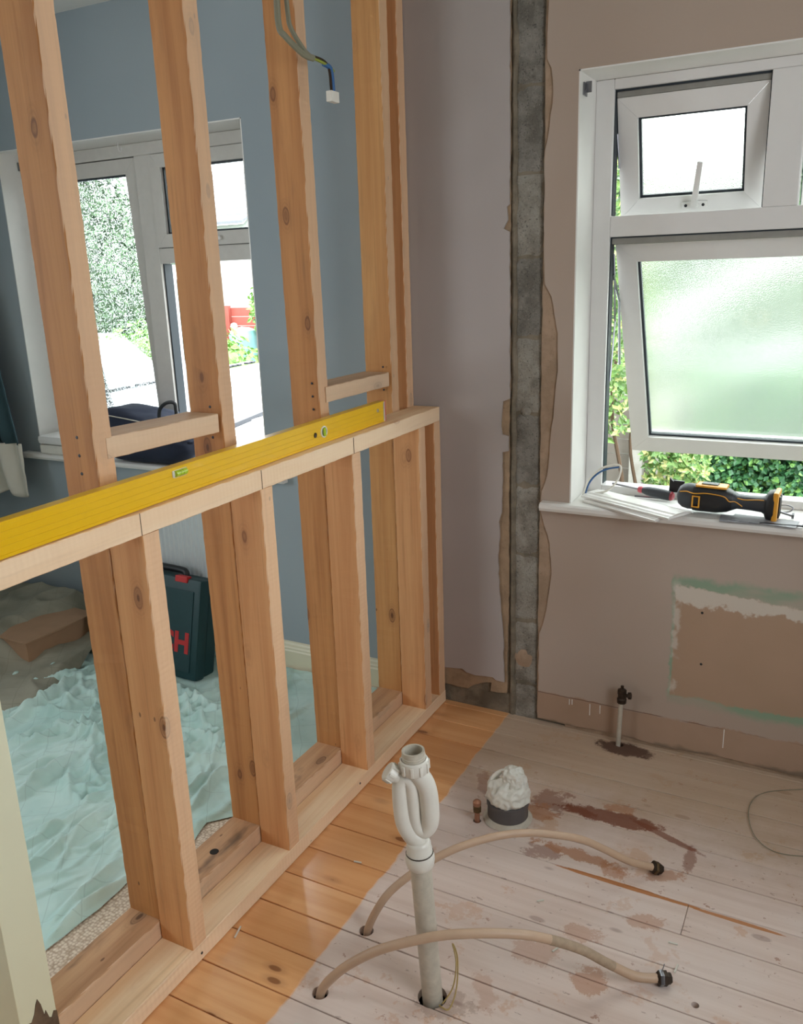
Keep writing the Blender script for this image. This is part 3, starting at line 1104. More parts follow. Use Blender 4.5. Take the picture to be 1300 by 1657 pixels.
# stay arm of the big light
MB().tube([(.492, .20, 1.44), (.4935, .28, 1.36), (.494, .31, 1.16)], .004, 6).build('stay_arm', 'steel', win)
MB().tube([(.4925, .20, 1.50), (.4935, .235, 1.30), (.4925, .20, 1.12)], .003, 6).build('stay_arm', 'steel', win)
MB().tube([(.492, .19, 1.83), (.494, .22, 1.74)], .003, 6).build('stay_arm', 'steel', win)

# ---- left window
win2 = empty('window_2', (-1.305, .16, .745), kind='structure')
reveal(win2, LW)
sill(win2, LW)
x0, x1 = LW[0] + .004, LW[1] - .004
mb = MB()
bar(mb, x0, -1.85, .772, 1.970)
bar(mb, -.765, x1, .772, 1.970)
bar(mb, -1.85, -.765, 1.925, 1.970)
bar(mb, -1.85, -.765, .772, .81)
bar(mb, -1.343, -1.262, .81, 1.925)
bar(mb, -1.262, -.765, 1.53, 1.586)
mb.build('frame', 'pvc_grey', win2)
mw2 = Matrix.Translation((-1.845, FY + .006, 1.921)) @ Matrix.Rotation(R(2.5), 4, 'X')
sash(win2, .498, 1.105, mw2, 'glass_rain', fr=.055, mat='pvc_grey')
mw3 = Matrix.Translation((-1.258, FY - .008, 1.922))
s3_ = sash(win2, .489, .334, mw3, 'glass', fr=.048, mat='pvc_grey')
MB().box(.16, .315, -.012, 0, -.318, -.303, c=.004).build('handle', 'white_pvc', s3_, mw3)
mw4 = Matrix.Translation((-1.256, FY + .05, 1.525)) @ Matrix.Rotation(R(116), 4, 'Z')
sash(win2, .485, .71, mw4, 'glass', fr=.055, mat='white_pvc')
MB().box(-1.262, -1.255, FY + .012, FY + .055, .812, 1.528).build('weather_seal', 'gasket', win2)
# small brackets left behind by old blinds
for wn, x, y, z in ((win, .4385, .040, 1.935), (win2, -1.90, .1, 1.93)):
    MB().box(x - .002, x + .0015, y - .016, y + .016, z - .02, z + .012).box(x, x + .016, y + .004, y + .007, z - .012, z + .016).tube([(x, y - .008, z - .006), (x + .004, y - .008, z - .006)], .0025, 6).build('blind_bracket', 'steel', wn)
for x in (-1.36, -1.93 + .05):
    MB().tube(smoothpath([(x, .1, 1.971), (x, .1, 1.955), (x + .004, .1, 1.94), (x + .014, .1, 1.938), (x + .016, .1, 1.95)], 4), .0018, 6).build('cup_hook', 'white_pvc', win2)

# ================================================================= STUD WORK
tall = empty('stud_partition', (-.137, -.9, 0), 'tall row of rough full-height pine studs with noggings between the rooms', 'stud wall')
low = empty('low_stud_frame', (-.046, -.9, 0), 'low fresh pine stud frame with thick top board carrying the yellow level', 'stud frame')
W2, T = .0915, .0455
sy = [-1.3251, -.9552, -.5526, -.1561]
ty = [-1.345, -.9644, -.5491, -.1396]
TX = -.1385      # centre of tall row
RP = .090        # rear plate height
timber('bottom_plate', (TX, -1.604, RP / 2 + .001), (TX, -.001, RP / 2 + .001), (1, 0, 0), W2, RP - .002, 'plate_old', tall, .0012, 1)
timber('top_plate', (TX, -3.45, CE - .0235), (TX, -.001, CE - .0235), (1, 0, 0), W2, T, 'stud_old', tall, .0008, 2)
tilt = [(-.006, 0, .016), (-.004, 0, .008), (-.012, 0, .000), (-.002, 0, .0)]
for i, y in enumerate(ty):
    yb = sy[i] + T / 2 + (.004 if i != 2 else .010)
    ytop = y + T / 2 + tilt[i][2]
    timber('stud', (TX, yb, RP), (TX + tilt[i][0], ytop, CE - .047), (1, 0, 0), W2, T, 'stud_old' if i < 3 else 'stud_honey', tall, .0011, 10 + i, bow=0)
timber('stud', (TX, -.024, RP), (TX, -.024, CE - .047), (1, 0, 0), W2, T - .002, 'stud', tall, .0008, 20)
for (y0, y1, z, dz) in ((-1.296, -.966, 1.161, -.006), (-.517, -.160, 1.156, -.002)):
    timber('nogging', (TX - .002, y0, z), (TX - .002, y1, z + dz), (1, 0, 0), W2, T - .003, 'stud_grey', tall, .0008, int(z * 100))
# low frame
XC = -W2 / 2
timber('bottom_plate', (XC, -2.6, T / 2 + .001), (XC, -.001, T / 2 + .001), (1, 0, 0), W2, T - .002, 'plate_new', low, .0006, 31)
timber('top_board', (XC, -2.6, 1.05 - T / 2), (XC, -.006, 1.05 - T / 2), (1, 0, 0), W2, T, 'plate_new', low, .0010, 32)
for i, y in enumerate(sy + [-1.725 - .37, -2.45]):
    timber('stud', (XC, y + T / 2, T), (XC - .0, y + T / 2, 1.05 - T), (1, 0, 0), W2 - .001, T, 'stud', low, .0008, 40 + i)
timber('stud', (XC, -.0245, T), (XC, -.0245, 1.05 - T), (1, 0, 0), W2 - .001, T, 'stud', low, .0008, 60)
for y in (-1.326, -.949, -.543):
    MB().box(.0002, .0014, y - .0005, y + .0005, 1.05 - T + .001, 1.0495).build('pencil_mark', 'torn_brown', low)
MB().lathe([(0, .0009), (.0105, .0009), (.0115, 0)], 18, Matrix.Translation((-.135, -1.085, RP))).build('dark_hole_disc', 'dark_void', tall)  # dark disc just proud of the plate, standing in for a hole's darkness
# nail and screw heads
NH = MB()
for (x, y, z) in [(0.0005, -1.30, .02), (.0005, -.6, .03)]:
    NH.lathe([(0, .0012), (.003, .001), (.0035, 0)], 8, Matrix.Translation((x, y, z)) @ Matrix.Rotation(R(90), 4, 'Y'))
NH.build('nail_head', 'dark_steel', low)['kind'] = 'stuff'
NH = MB()
for i, y in enumerate(ty):
    for z in (1.12, 1.155, 1.19):
        NH.lathe([(0, .0012), (.003, .001), (.0035, 0)], 8, Matrix.Translation((TX + .02, sy[i] + .003 if i == 3 else y + .002, z)) @ Matrix.Rotation(R(90), 4, 'X'))
NH.build('nail_head', 'dark_steel', tall)['kind'] = 'stuff'

# cream end of the old doorway at the left foreground
dj = MB().box(-.40, -.0925, -1.683, -1.606, .0, 2.35, c=.0015).build('trim_1', 'cream')
tag(dj, kind='structure')
pv = [(-1.6835, .0), (-1.6055, .0), (-1.6055, .107), (-1.612, .112), (-1.618, .102), (-1.623, .106), (-1.628, .128), (-1.632, .120), (-1.636, .150), (-1.641, .166), (-1.646, .158), (-1.652, .140), (-1.660, .128), (-1.668, .132), (-1.676, .118), (-1.6835, .110)]
MB().prism(pv, -.0926, -.0912, 'yz').build('torn_patch', 'torn_brown', dj)
MB().prism([(-.0925, .0), (-.0925, .110), (-.11, .118), (-.13, .10), (-.16, .108), (-.2, .09), (-.4, .085), (-.4, 0)], -1.6845, -1.683, 'xz').build('torn_patch', 'torn_brown', dj)

# ================================================================= SPIRIT LEVEL
lev = empty('spirit_level', (-.02, -1.2, 1.05), 'long yellow box-section spirit level standing on the top board', 'level')
L = 1.8
# slight skew against the board edge
ang = math.atan2(.030, 1.33)
P0 = Vector((-.034, -.302, 1.0512))
D = Vector((math.sin(ang), -math.cos(ang), 0))
Nn = Vector((math.cos(ang), math.sin(ang), 0))
mwL = Matrix(((D.x, Nn.x, 0, P0.x), (D.y, Nn.y, 0, P0.y), (D.z, Nn.z, 1, P0.z), (0, 0, 0, 1)))
h, t_ = .060, .024
# profile (n, z): ribbed faces; front face at n=0, body behind it (negative n)
prof = [(-.001, 0), (0, .001), (0, .006), (-.0012, .0065), (-.0012, .0195), (-.0004, .020), (-.0004, .0205), (-.0012, .021), (-.0012, .030), (-.0004, .0305), (-.0004, .031), (-.0012, .0315), (-.0012, .043), (-.0004, .0435), (-.0004, .044), (-.0012, .0445), (-.0012, .053), (0, .0535), (0, h - .001), (-.001, h)]
back = [(-t_ - a, b) for a, b in prof][::-1]
pp = prof + back
n = len(pp)
v = [Vector((0.002, a, b)) for a, b in pp] + [Vector((L, a, b)) for a, b in pp]
f = [tuple(range(n))[::-1], tuple(range(n, 2 * n))] + [(i, (i + 1) % n, (i + 1) % n + n, i + n) for i in range(n)]
MB().add(v, f).build('body', 'level', lev, mwL)
MB().box(-.004, .002, -t_ - .0005, .0005, 0, h + .0005, c=.0015).build('end_cap', 'pink', lev, mwL)
MB().box(.002, .009, -.001, .0006, .002, h - .002).build('end_plate', 'plastic_dirty', lev, mwL)


def yrot(x, z):
    return mwL @ Matrix.Translation((x, 0, z)) @ Matrix.Rotation(R(-90), 4, 'X')


MB().lathe([(.0025, .002), (.0045, .002), (.005, -.001)], 14).build('rivet', 'plastic_dirty', lev, yrot(.045, .038), smooth=True)
# plumb vial: white ring with green tube
MB().lathe([(.0118, -.002), (.0118, .0012), (.015, .0012), (.0155, -.002)], 28).build('plumb_ring', 'plastic_white', lev, yrot(.340, .030), smooth=True)
MB().lathe([(0, 0), (.0118, 0)], 28).build('plumb_backing', 'steel', lev, yrot(.340, .030))
MB().tube([(0, -.0106, 0.001), (0, .0106, .001)], .0046, 12).build('plumb_vial', 'vial', lev, yrot(.340, .030) @ Matrix.Rotation(R(4), 4, 'Z'), smooth=True)
MB().tube([(-.0048, -.003, .003), (.0048, -.003, .003)], .0004, 4).tube([(-.0048, .003, .003), (.0048, .003, .003)], .0004, 4).build('vial_line', 'black', lev, yrot(.340, .030))
MB().lathe([(0, -.0003), (.0045, -.0003), (.0062, .0006), (.0068, -.001)], 18).build('hang_hole', 'dark_brass', lev, yrot(.381, .028), smooth=True)
# centre vial set into the top edge
MB().box(.868, .912, -.006, .0010, h - .0225, h - .0045, c=.006).build('centre_window', 'plastic_white', lev, mwL, smooth=True)
MB().tube([(.874, .0014, h - .0135), (.906, .0014, h - .0135)], .0065, 10).build('centre_vial', 'vial', lev, mwL, smooth=True)
MB().tube([(.886, .0014, h - .0135), (.8864, .0014, h - .0135)], .0068, 10).tube([(.894, .0014, h - .0135), (.8944, .0014, h - .0135)], .0068, 10).build('vial_line', 'black', lev, mwL)

# ================================================================= PLUMBING
wp = empty('waste_pipe', (.506, -1.163, 0), 'white plastic waste pipe with looped trap rising from floorboards', 'pipe')


def axp(z):
    return Vector((.506 - .044 * z, -1.163 - .023 * z, z))


MB().tube([axp(-.11), axp(0), axp(.2), axp(.352)], .0215, 24).build('pipe', 'plastic_dirty', wp, smooth=True)
AX = (axp(.4) - axp(0)).normalized()
rotA = Vector((0, 0, 1)).rotation_difference(AX).to_matrix().to_4x4()


def at(z):
    return Matrix.Translation(axp(z)) @ rotA


MB().lathe([(.0225, -.012), (.0275, -.006), (.0295, .004), (.0295, .014), (.0275, .020), (.0262, .0225), (.0262, .031), (.0245, .034), (.0245, .044), (.022, .05), (.019, .052), (.0, .052)], 28, at(.335)).build('compression_collar', 'plastic_white', wp, smooth=True)
MB().lathe([(.0272, 0), (.0280, .0015), (.0272, .003)], 28, at(.356)).build('collar_ring', 'dark_brass', wp, smooth=True)
U = Vector((.88, .475, 0))
O = axp(.45)


def tp(u, z, d=0.0):
    """point in the trap plane: u metres to the right of the axis, z height, d towards the camera"""
    q = axp(z)
    return Vector((q.x, q.y, z)) + U * u + Vector((.475, -.88, 0)) * d


trap = MB()
pts = smoothpath([tp(.005, .553), tp(.008, .540), tp(.021, .518), tp(.027, .49), tp(.027, .440), tp(.023, .418), tp(.012, .407), tp(.0, .416), tp(-.004, .44), tp(-.004, .49), tp(-.006, .515), tp(-.015, .528), tp(-.024, .520), tp(-.028, .50), tp(-.028, .45), tp(-.024, .422), tp(-.014, .400), tp(-.003, .386), tp(.0, .37)], 6)
rr_ = []
for i, p in enumerate(pts):
    f_ = i / (len(pts) - 1)
    rr_.append(.019 if f_ < .22 else (.019 - (f_ - .22) / .2 * .006 if f_ < .42 else (.013 + (f_ - .42) / .3 * .002 if f_ < .72 else .015 + (f_ - .72) / .28 * .005)))
trap.tube(pts, rr_, 22)
trap.build('trap', 'plastic_white', wp, smooth=True)
web = MB()
web.prism([(0, 0), (1, 0), (1, 1), (0, 1)], 0, 1)
wb = []
for (u, z) in ((-.022, .44), (-.022, .51), (-.004, .515), (.012, .525), (.014, .49), (-.004, .48)):
    wb.append(tp(u, z))
MB().add([q + Vector((.475, -.88, 0)) * .004 for q in wb] + [q - Vector((.475, -.88, 0)) * .004 for q in wb], [tuple(range(6)), tuple(range(11, 5, -1))] + [(i, i + 6, (i + 1) % 6 + 6, (i + 1) % 6) for i in range(6)]).build('web', 'plastic_white', wp)
nt = Matrix.Translation(tp(.005, .543)) @ rotA
# top nut with ribs and open threaded neck
nut = MB()
prof = [(.024, -.004), (.0275, 0), (.0285, .018), (.0275, .024), (.0245, .026)]
nut.lathe(prof, 30, nt)
for k_ in range(10):
    a = 2 * math.pi * k_ / 10
    nut.box(.0275, .0305, -.003, .003, .001, .021, mw=nt @ Matrix.Rotation(a, 4, 'Z'), c=.001)
nut.build('top_nut', 'plastic_white', wp, smooth=True)
MB().lathe([(.0235, .024), (.0235, .028), (.0225, .029), (.0235, .030), (.0235, .033), (.0225, .034), (.0225, .044), (.0185, .044), (.0180, .030), (.0175, -.01), (0, -.012)], 30, nt).build('threaded_neck', 'plastic_dirty', wp, smooth=True)
# access cap at upper left
cdir = (tp(-.060, .560) - tp(-.024, .530)).normalized()
rc = Matrix.Translation(tp(-.024, .524)) @ Vector((0, 0, 1)).rotation_difference(cdir).to_matrix().to_4x4()
cap = MB().lathe([(.0125, -.012), (.0125, .014), (.0185, .015), (.0190, .031), (.017, .033), (.0, .033)], 20, rc)
for k_ in range(8):
    cap.box(.0180, .0205, -.002, .002, .016, .030, mw=rc @ Matrix.Rotation(2 * math.pi * k_ / 8, 4, 'Z'))
cap.build('access_cap', 'plastic_white', wp, smooth=True)
# thin yellowish cord loose by the pipe
tag(MB().tube(smoothpath([(.535, -1.175, .004), (.548, -1.15, .03), (.545, -1.125, .07), (.530, -1.11, .10), (.545, -1.118, .075), (.556, -1.15, .03), (.553, -1.18, .004), (.538, -1.185, .006), (.530, -1.18, .003)], 6), .0016, 6).build('cord', 'yellow_wire'), 'thin yellowish cord loop standing at the foot of the waste pipe', 'cord')

# curved supply pipes
pipeA = [(.29, -1.062, -.06), (0.290, -1.062, -0.001), (0.314, -1.041, 0.063), (0.343, -1.017, 0.105), (0.4, -0.968, 0.152), (0.457, -0.919, 0.180), (0.525, -0.86, 0.192), (0.583, -0.81, 0.187), (0.631, -0.769, 0.171), (0.691, -0.717, 0.141), (0.741, -0.674, 0.098), (0.793, -0.63, 0.050), (0.845, -0.585, 0.017)]
pipeB = [(.284, -1.262, -.06), (0.29, -1.259, 0.004), (0.328, -1.252, 0.061), (0.377, -1.242, 0.109), (0.437, -1.229, 0.152), (0.528, -1.199, 0.19), (0.594, -1.166, 0.197), (0.668, -1.118, 0.186), (0.718, -1.076, 0.161), (0.78, -1.018, 0.109), (0.829, -0.977, 0.057), (0.882, -0.95, 0.023), (0.928, -0.925, 0.016)]
for nm, pts, lab in (('A', pipeA, 'beige bendy water pipe arching over the boards behind the waste pipe'), ('B', pipeB, 'nearer beige water pipe arching in front of the waste pipe')):
    e = empty('water_pipe', (pts[1][0], pts[1][1], 0), lab, 'pipe')
    sp = smoothpath(pts, 6)
    MB().tube(sp, .0098 if nm == 'B' else .0092, 14).build('tube', 'beige_pipe', e, smooth=True)
    a, b = sp[-2], sp[-1]
    dr = (b - a).normalized()
    mwn = Matrix.Translation(b - dr * .006) @ Vector((0, 0, 1)).rotation_difference(dr).to_matrix().to_4x4()
    MB().lathe([(.0095, -.004), (.0155, 0), (.016, .018), (.012, .020), (.012, .026), (.010, .028), (.0, .028)], 6, mwn).build('nut', 'dark_brass', e)
    MB().lathe([(.0165, .002), (.0172, .006), (.0165, .010)], 6, mwn).build('nut_ring', 'steel' if nm == 'B' else 'brass', e)
    if nm == 'B':
        # old paint and grime on the last stretch
        MB().tube(sp[int(len(sp) * .68):int(len(sp) * .86)], .0102, 14, cap=False).build('grimy_sleeve', 'grime', e, smooth=True)
        MB().tube([b + Vector((.0, .0, .012)), b + Vector((.004, .008, .032))], .001, 5).build('wire_tail', 'steel', e)

# soil pipe stub with plastic bag stuffed in
sp_ = empty('soil_pipe', (.433, -.527, 0), 'dark grey soil pipe stub rising from the floor beside copper stub', 'pipe')
Ms = Matrix.Translation((.433, -.527, 0))
MB().lathe([(.056, 0.001), (.056, .046), (.0585, .048), (.0585, .058), (.056, .060), (.052, .060), (.052, .0)], 40, Ms).build('collar', 'grey_pvc', sp_, smooth=True)
v, f = [], []
n = 40
for j, (r_, z_) in enumerate(((.0562, .0125), (.060, .010), (.066, .003), (.068, .0008))):
    for i in range(n):
        a = 2 * math.pi * i / n
        q = 1 + (.07 * mnoise.noise(Vector((math.cos(a) * 3, math.sin(a) * 3, j))) if j else 0)
        v.append((.433 + r_ * q * math.cos(a), -.527 + r_ * q * math.sin(a), z_ + (.003 * mnoise.noise(Vector((a * 3, j, 5))) if 0 < j < 3 else 0)))
for j in range(3):
    for i in range(n):
        f.append((j * n + i, j * n + (i + 1) % n, (j + 1) * n + (i + 1) % n, (j + 1) * n + i))
mk('sealant_ring', v, f, 'plastic_dirty', sp_, smooth=True)


def crumple(name, mat, parent, ctr, rad, seed, amp=.25, fr=2.2, lobes=None, sub=5):
    bm = bmesh.new()
    bmesh.ops.create_icosphere(bm, subdivisions=sub, radius=1)
    for q in bm.verts:
        d = q.co.normalized()
        n1 = 1 - abs(mnoise.noise(d * fr + Vector((seed, 0, 0)))) * 2
        n2 = 1 - abs(mnoise.noise(d * fr * 2.3 + Vector((0, seed, 0)))) * 2
        n3 = mnoise.noise(d * fr * 4 + Vector((0, 0, seed))) * .6
        s = 1 + amp * (n1 * .5 + n2 * .28 + n3 * .16 - .45)
        q.co = Vector((d.x * rad[0], d.y * rad[1], d.z * rad[2])) * s
        q.co += Vector(ctr)
    me = bpy.data.meshes.new(name)
    bm.to_mesh(me)
    bm.free()
    me.materials.append(M[mat])
    me.shade_smooth()
    o = bpy.data.objects.new(name, me)
    link(o, parent)
    WM[o.name] = Matrix.Identity(4)
    return o


M['bag_white'] = flat('thin_white_plastic_bag', srgb(226, 224, 214), .4, var=.1, scale=50, bump=.6, Subsurface_Weight=.0)
bagr = empty('plastic_bag', (.433, -.527, .06), 'crumpled white plastic bag stuffed in the mouth of the soil pipe', 'bag')
crumple('bag_body', 'bag_white', bagr, (.433, -.527, .080), (.060, .060, .050), 3.1, .36, 1.5)
crumple('bag_knot', 'bag_white', bagr, (.448, -.523, .122), (.036, .034, .036), 8.4, .42, 1.7)
v = smoothpath([(.388, -.55, .075), (.386, -.545, .10), (.395, -.535, .125), (.415, -.525, .14), (.44, -.52, .145)], 6)
MB().tube(v, [.006] * len(v), 8).build('bag_rim', 'bag_white', bagr, smooth=True)
# copper stub
cs = empty('copper_stub', (.362, -.577, 0), 'short copper pipe stub with brass cap beside the soil pipe', 'pipe')
MB().tube([(.362, -.577, -.08), (.362, -.577, .05)], .0075, 14).build('tube', 'copper', cs, smooth=True)
MB().lathe([(.0078, .028), (.012, .030), (.0125, .046), (.010, .048)], 6, Matrix.Translation((.362, -.577, 0))).build('nut', 'brass', cs)
MB().lathe([(.010, .048), (.0115, .050), (.0115, .060), (.008, .064), (0, .066)], 14, Matrix.Translation((.362, -.577, 0))).build('cap', 'copper', cs, smooth=True)
# radiator tail with valve by the window wall
tv = empty('radiator_tail', (.622, -.03, 0), 'white painted pipe tail with dark valve by the window wall', 'pipe')
MB().tube([(.618, -.034, -.06), (.618, -.034, .0), (.622, -.036, .152)], .0072, 14).build('tube', 'plastic_dirty', tv, smooth=True)
Mv = Matrix.Translation((.624, -.036, 0))
MB().lathe([(.008, .150), (.0145, .153), (.0150, .166), (.0125, .170), (.0125, .183), (.0140, .184), (.0140, .196), (.009, .199), (.005, .202), (.005, .210), (0, .211)], 12, Mv).build('valve', 'dark_brass', tv)
MB().lathe([(.006, 0), (.006, .012), (.0115, .013), (.0115, .021), (0, .021)], 8, Matrix.Translation((.632, -.040, .180)) @ Matrix.Rotation(R(80), 4, 'Y')).build('valve_outlet', 'dark_brass', tv)
# thin cable loop on floor at right
tag(MB().tube(smoothpath([(1.153, -.052, .003), (1.06, -.112, .003), (1.027, -.185, .003), (1.033, -.274, .003), (1.063, -.346, .003), (1.114, -.376, .003), (1.2, -.352, .003), (1.3, -.30, .003)], 8), .0011, 6).build('thin_cable', 'grey_wire'), 'thin cable curling in a loop on the boards at far right', 'cable')
# debris
DR = random.Random(5)
for k_, (x, y, ln, a) in enumerate(((.02, -1.2, .02, 1.9), (.30, -1.345, .016, .4), (.7, -.93, .012, 1.2), (.93, -.80, .01, .2), (.95, -.87, .014, 1.5), (.15, -.87, .01, .3), (.62, -.80, .009, .8), (-.13, -1.20, .022, 1.1))):
    z = .0935 if x < -.1 else .0022
    mwd = Matrix.Translation((x, y, z)) @ Matrix.Rotation(a, 4, 'Z')
    tag(MB().box(-ln, ln, -.0018, .0018, -.0012, .0012, mw=Matrix.Rotation(.1, 4, 'Y')).build('wood_splinter', 'lining', None, mwd), ['pale wood splinter on varnished boards beside the low frame', 'pale splinter near the nearer pipe hole', 'pale splinter between the two arching pipes', 'tiny pale splinter on worn boards at right', 'pale splinter lying near the far pipe end fitting', 'tiny splinter on orange boards close to frame', 'tiny splinter behind the waste pipe on worn boards', 'pale wood shaving lying on the old rear bottom plate'][k_], 'splinter')

# ================================================================= WIRE on stud
wr = empty('cut_cable', (-.06, -.62, 2.1), 'grey cable hanging by the third stud ending in a white connector block', 'cable')
wx = -.075
ca = smoothpath([(wx, -0.657, 2.36), (wx, -0.657, 2.12), (wx, -0.657, 2.02), (wx + .01, -0.647, 1.995), (wx + .02, -0.595, 1.968), (wx + .03, -0.565, 1.962)], 6)
MB().tube(ca, .0075, 8).build('grey_sheath', 'grey_wire', wr, smooth=True)
cb = smoothpath([(wx + .012, -0.647, 2.36), (wx + .012, -0.639, 2.12), (wx + .012, -0.635, 2.045), (wx + .012, -0.625, 2.015), (wx + .02, -0.585, 1.975), (wx + .03, -0.565, 1.962)], 6)
MB().tube(cb, .0055, 8).build('grey_sheath', 'grey_wire', wr, smooth=True)
MB().tube(smoothpath([(wx + .03, -0.565, 1.962), (wx + .035, -0.535, 1.958), (wx + .035, -0.505, 1.955), (wx + .035, -0.485, 1.947)], 5), .0035, 8).build('green_core', 'green_wire', wr, smooth=True)
MB().tube(smoothpath([(wx + .03, -0.565, 1.966), (wx + .035, -0.535, 1.963), (wx + .035, -0.511, 1.955), (wx + .035, -0.503, 1.94), (wx + .035, -0.501, 1.915), (wx + .035, -0.499, 1.895)], 5), .0036, 8).build('brown_core', 'dark_brass', wr, smooth=True)
MB().tube(smoothpath([(wx + .032, -0.525, 1.957), (wx + .035, -0.503, 1.952), (wx + .035, -0.496, 1.935), (wx + .035, -0.494, 1.915), (wx + .035, -0.493, 1.895)], 5), .0062, 8).build('blue_core', 'blue_wire', wr, smooth=True)
MB().box(wx + .028, wx + .045, -.515, -.480, 1.875, 1.900, c=.002).build('connector_block', 'plastic_white', wr)

# ================================================================= RIGHT SILL THINGS
SZ = .7725
# white trim offcuts
def offcut(name, p, q, wd, lab, z0, flip=1):
    p, q = Vector(p), Vector(q)
    X = (q - p).normalized()
    A = Vector((-X.y, X.x, 0))
    e = empty(name, (p + q) / 2, lab, 'trim')
    prof = [(0, 0), (wd, 0), (wd, .006), (wd * .88, .009), (wd * .8, .009), (wd * .74, .0125), (wd * .3, .0125), (wd * .24, .009), (wd * .12, .009), (wd * .06, .006), (0, .005)]
    L_ = (q - p).length
    v = []
    for k_, s_ in enumerate((0, .25, .5, .75, 1)):
        for i, (a, b) in enumerate(prof):
            ex = (.012 * mnoise.noise(Vector((i * 1.7, 3, 1)))) if k_ == 4 else 0
            v.append((L_ * s_ + ex, a, b + z0))
    n = len(prof)
    f = [tuple(range(n))[::-1], tuple(4 * n + i for i in range(n))]
    for k_ in range(4):
        f += [(k_ * n + i, k_ * n + (i + 1) % n, (k_ + 1) * n + (i + 1) % n, (k_ + 1) * n + i) for i in range(n)]
    mw = Matrix(((X.x, A.x, 0, p.x), (X.y, A.y, 0, p.y), (0, 0, 1, SZ), (0, 0, 0, 1)))
    MB().add(v, f).build('moulding', 'white_paint', e, mw)
    return e


offcut('trim_offcut', (.458, .035, 0), (.748, -.118, 0), .10, 'white moulded trim offcut jutting over the sill edge, upper of the pair', .011)
offcut('trim_offcut', (.468, .018, 0), (.712, -.118, 0), .06, 'white trim offcut lying beneath the other offcut on the sill', .0005)
# screwdriver
sd = empty('screwdriver', (.67, .09, SZ), 'grey handled screwdriver with pink ends lying on the sill', 'screwdriver')
a, b = Vector((.728, .066, SZ + .030)), Vector((.618, .098, SZ + .036))
sd_x = (b - a).normalized()
ms = Matrix.Translation(a) @ Vector((0, 0, 1)).rotation_difference(sd_x).to_matrix().to_4x4()
MB().lathe([(0, 0), (.010, .0015), (.0145, .008)], 14, ms).build('end_cap', 'pink', sd, smooth=True)
MB().lathe([(.0145, .008), (.0155, .03), (.015, .06), (.0135, .085), (.0095, .10)], 14, ms).build('grip', 'charcoal', sd, smooth=True)
MB().lathe([(.0095, .10), (.0105, .108), (.009, .114), (.003, .116)], 14, ms).build('collar', 'pink', sd, smooth=True)
MB().lathe([(.003, .116), (.003, .19), (.0045, .195), (.0035, .205), (0, .206)], 10, ms).build('shank', 'steel', sd, smooth=True)
# oscillating multi-tool
mt = empty('multi_tool', (.87, .03, SZ), 'black and yellow cordless multi-tool lying on the window sill', 'power tool')
p0, p1 = Vector((.755, .040, SZ + .045)), Vector((1.005, .030, SZ + .040))
Xt = (p1 - p0).normalized()
At = Vector((0, 0, 1)).cross(Xt).normalized()
Bt = Xt.cross(At)
mwt = Matrix(((Xt.x, At.x, Bt.x, p0.x), (Xt.y, At.y, Bt.y, p0.y), (Xt.z, At.z, Bt.z, p0.z), (0, 0, 0, 1)))


def xl(prof, mat, nm, n=20, sq=1.0):
    v, f = [], []
    for x, ry, rz in prof:
        for i in range(n):
            a = 2 * math.pi * i / n
            c_2, s_2 = math.cos(a), math.sin(a)
            k_ = 1 / max(abs(c_2) ** 3.2 + abs(s_2) ** 3.2, 1e-6) ** (1 / 3.2) if sq > 1 else 1
            v.append((x, ry * c_2 * k_, rz * s_2 * k_))
    N = len(prof)
    for j in range(N - 1):
        for i in range(n):
            f.append((j * n + i, j * n + (i + 1) % n, (j + 1) * n + (i + 1) % n, (j + 1) * n + i))
    f.append(tuple(range(n))[::-1])
    f.append(tuple((N - 1) * n + i for i in range(n)))
    return MB().add(v, f).build(nm, mat, mt, mwt, smooth=True)


xl([(-.012, .012, .012), (-.006, .026, .026), (.004, .033, .034), (.02, .036, .038), (.036, .035, .037)], 'charcoal', 'gear_head')
xl([(.036, .036, .038), (.05, .036, .039), (.10, .035, .038), (.128, .031, .033), (.142, .026, .026)], 'black', 'motor_housing', sq=2)
xl([(.142, .026, .026), (.155, .022, .020), (.19, .021, .020), (.22, .023, .022), (.228, .026, .027)], 'charcoal', 'grip', sq=2)
xl([(.228, .030, .030), (.234, .036, .040), (.245, .038, .044), (.252, .037, .043)], 'black', 'battery_seat', sq=2)
mb = MB()
mb.box(.248, .262, -.036, .036, -.046, .044, c=.005)
mb.build('battery_face', 'tool_yellow', mt, mwt)
mb = MB()
mb.box(.262, .266, -.020, -.004, -.03, .03).box(.262, .266, .004, .020, -.03, .03)
mb.build('battery_slot', 'black', mt, mwt)
MB().box(.04, .125, -.026, .026, .0345, .0415, c=.006).build('top_cover', 'tool_yellow', mt, mwt)
MB().box(.055, .10, -.014, .014, .0405, .0445, c=.003).build('switch', 'black', mt, mwt)
MB().tube(smoothpath([(.0, -.032, .018), (.02, -.037, .022), (.04, -.037, .018), (.075, -.037, .022), (.12, -.035, .018), (.135, -.029, .004), (.15, -.023, .004), (.17, -.0215, -.008)], 4), .0016, 6).tube(smoothpath([(.155, -.020, .014), (.175, -.022, .012), (.205, -.023, .016), (.225, -.026, .018)], 4), .0014, 6).build('yellow_line', 'tool_yellow', mt, mwt)
lb = MB()
for (a, b, c, d) in ((.036, .040, -.022, .012), (.054, .058, -.022, .012), (.040, .054, -.022, -.019), (.040, .054, .009, .012)):
    lb.box(a, b, -.0405, -.0365, c, d)
lb.build('badge_frame', 'tool_yellow', mt, mwt)
MB().box(-.034, -.004, -.004, .004, -.002, .030).prism([(-.046, -.010), (-.034, -.006), (-.012, -.004), (-.012, .028), (-.034, .026), (-.046, .038)], -.006, .006).build('blade', 'dark_steel', mt, mwt @ Matrix.Translation((0, .045, 0)))
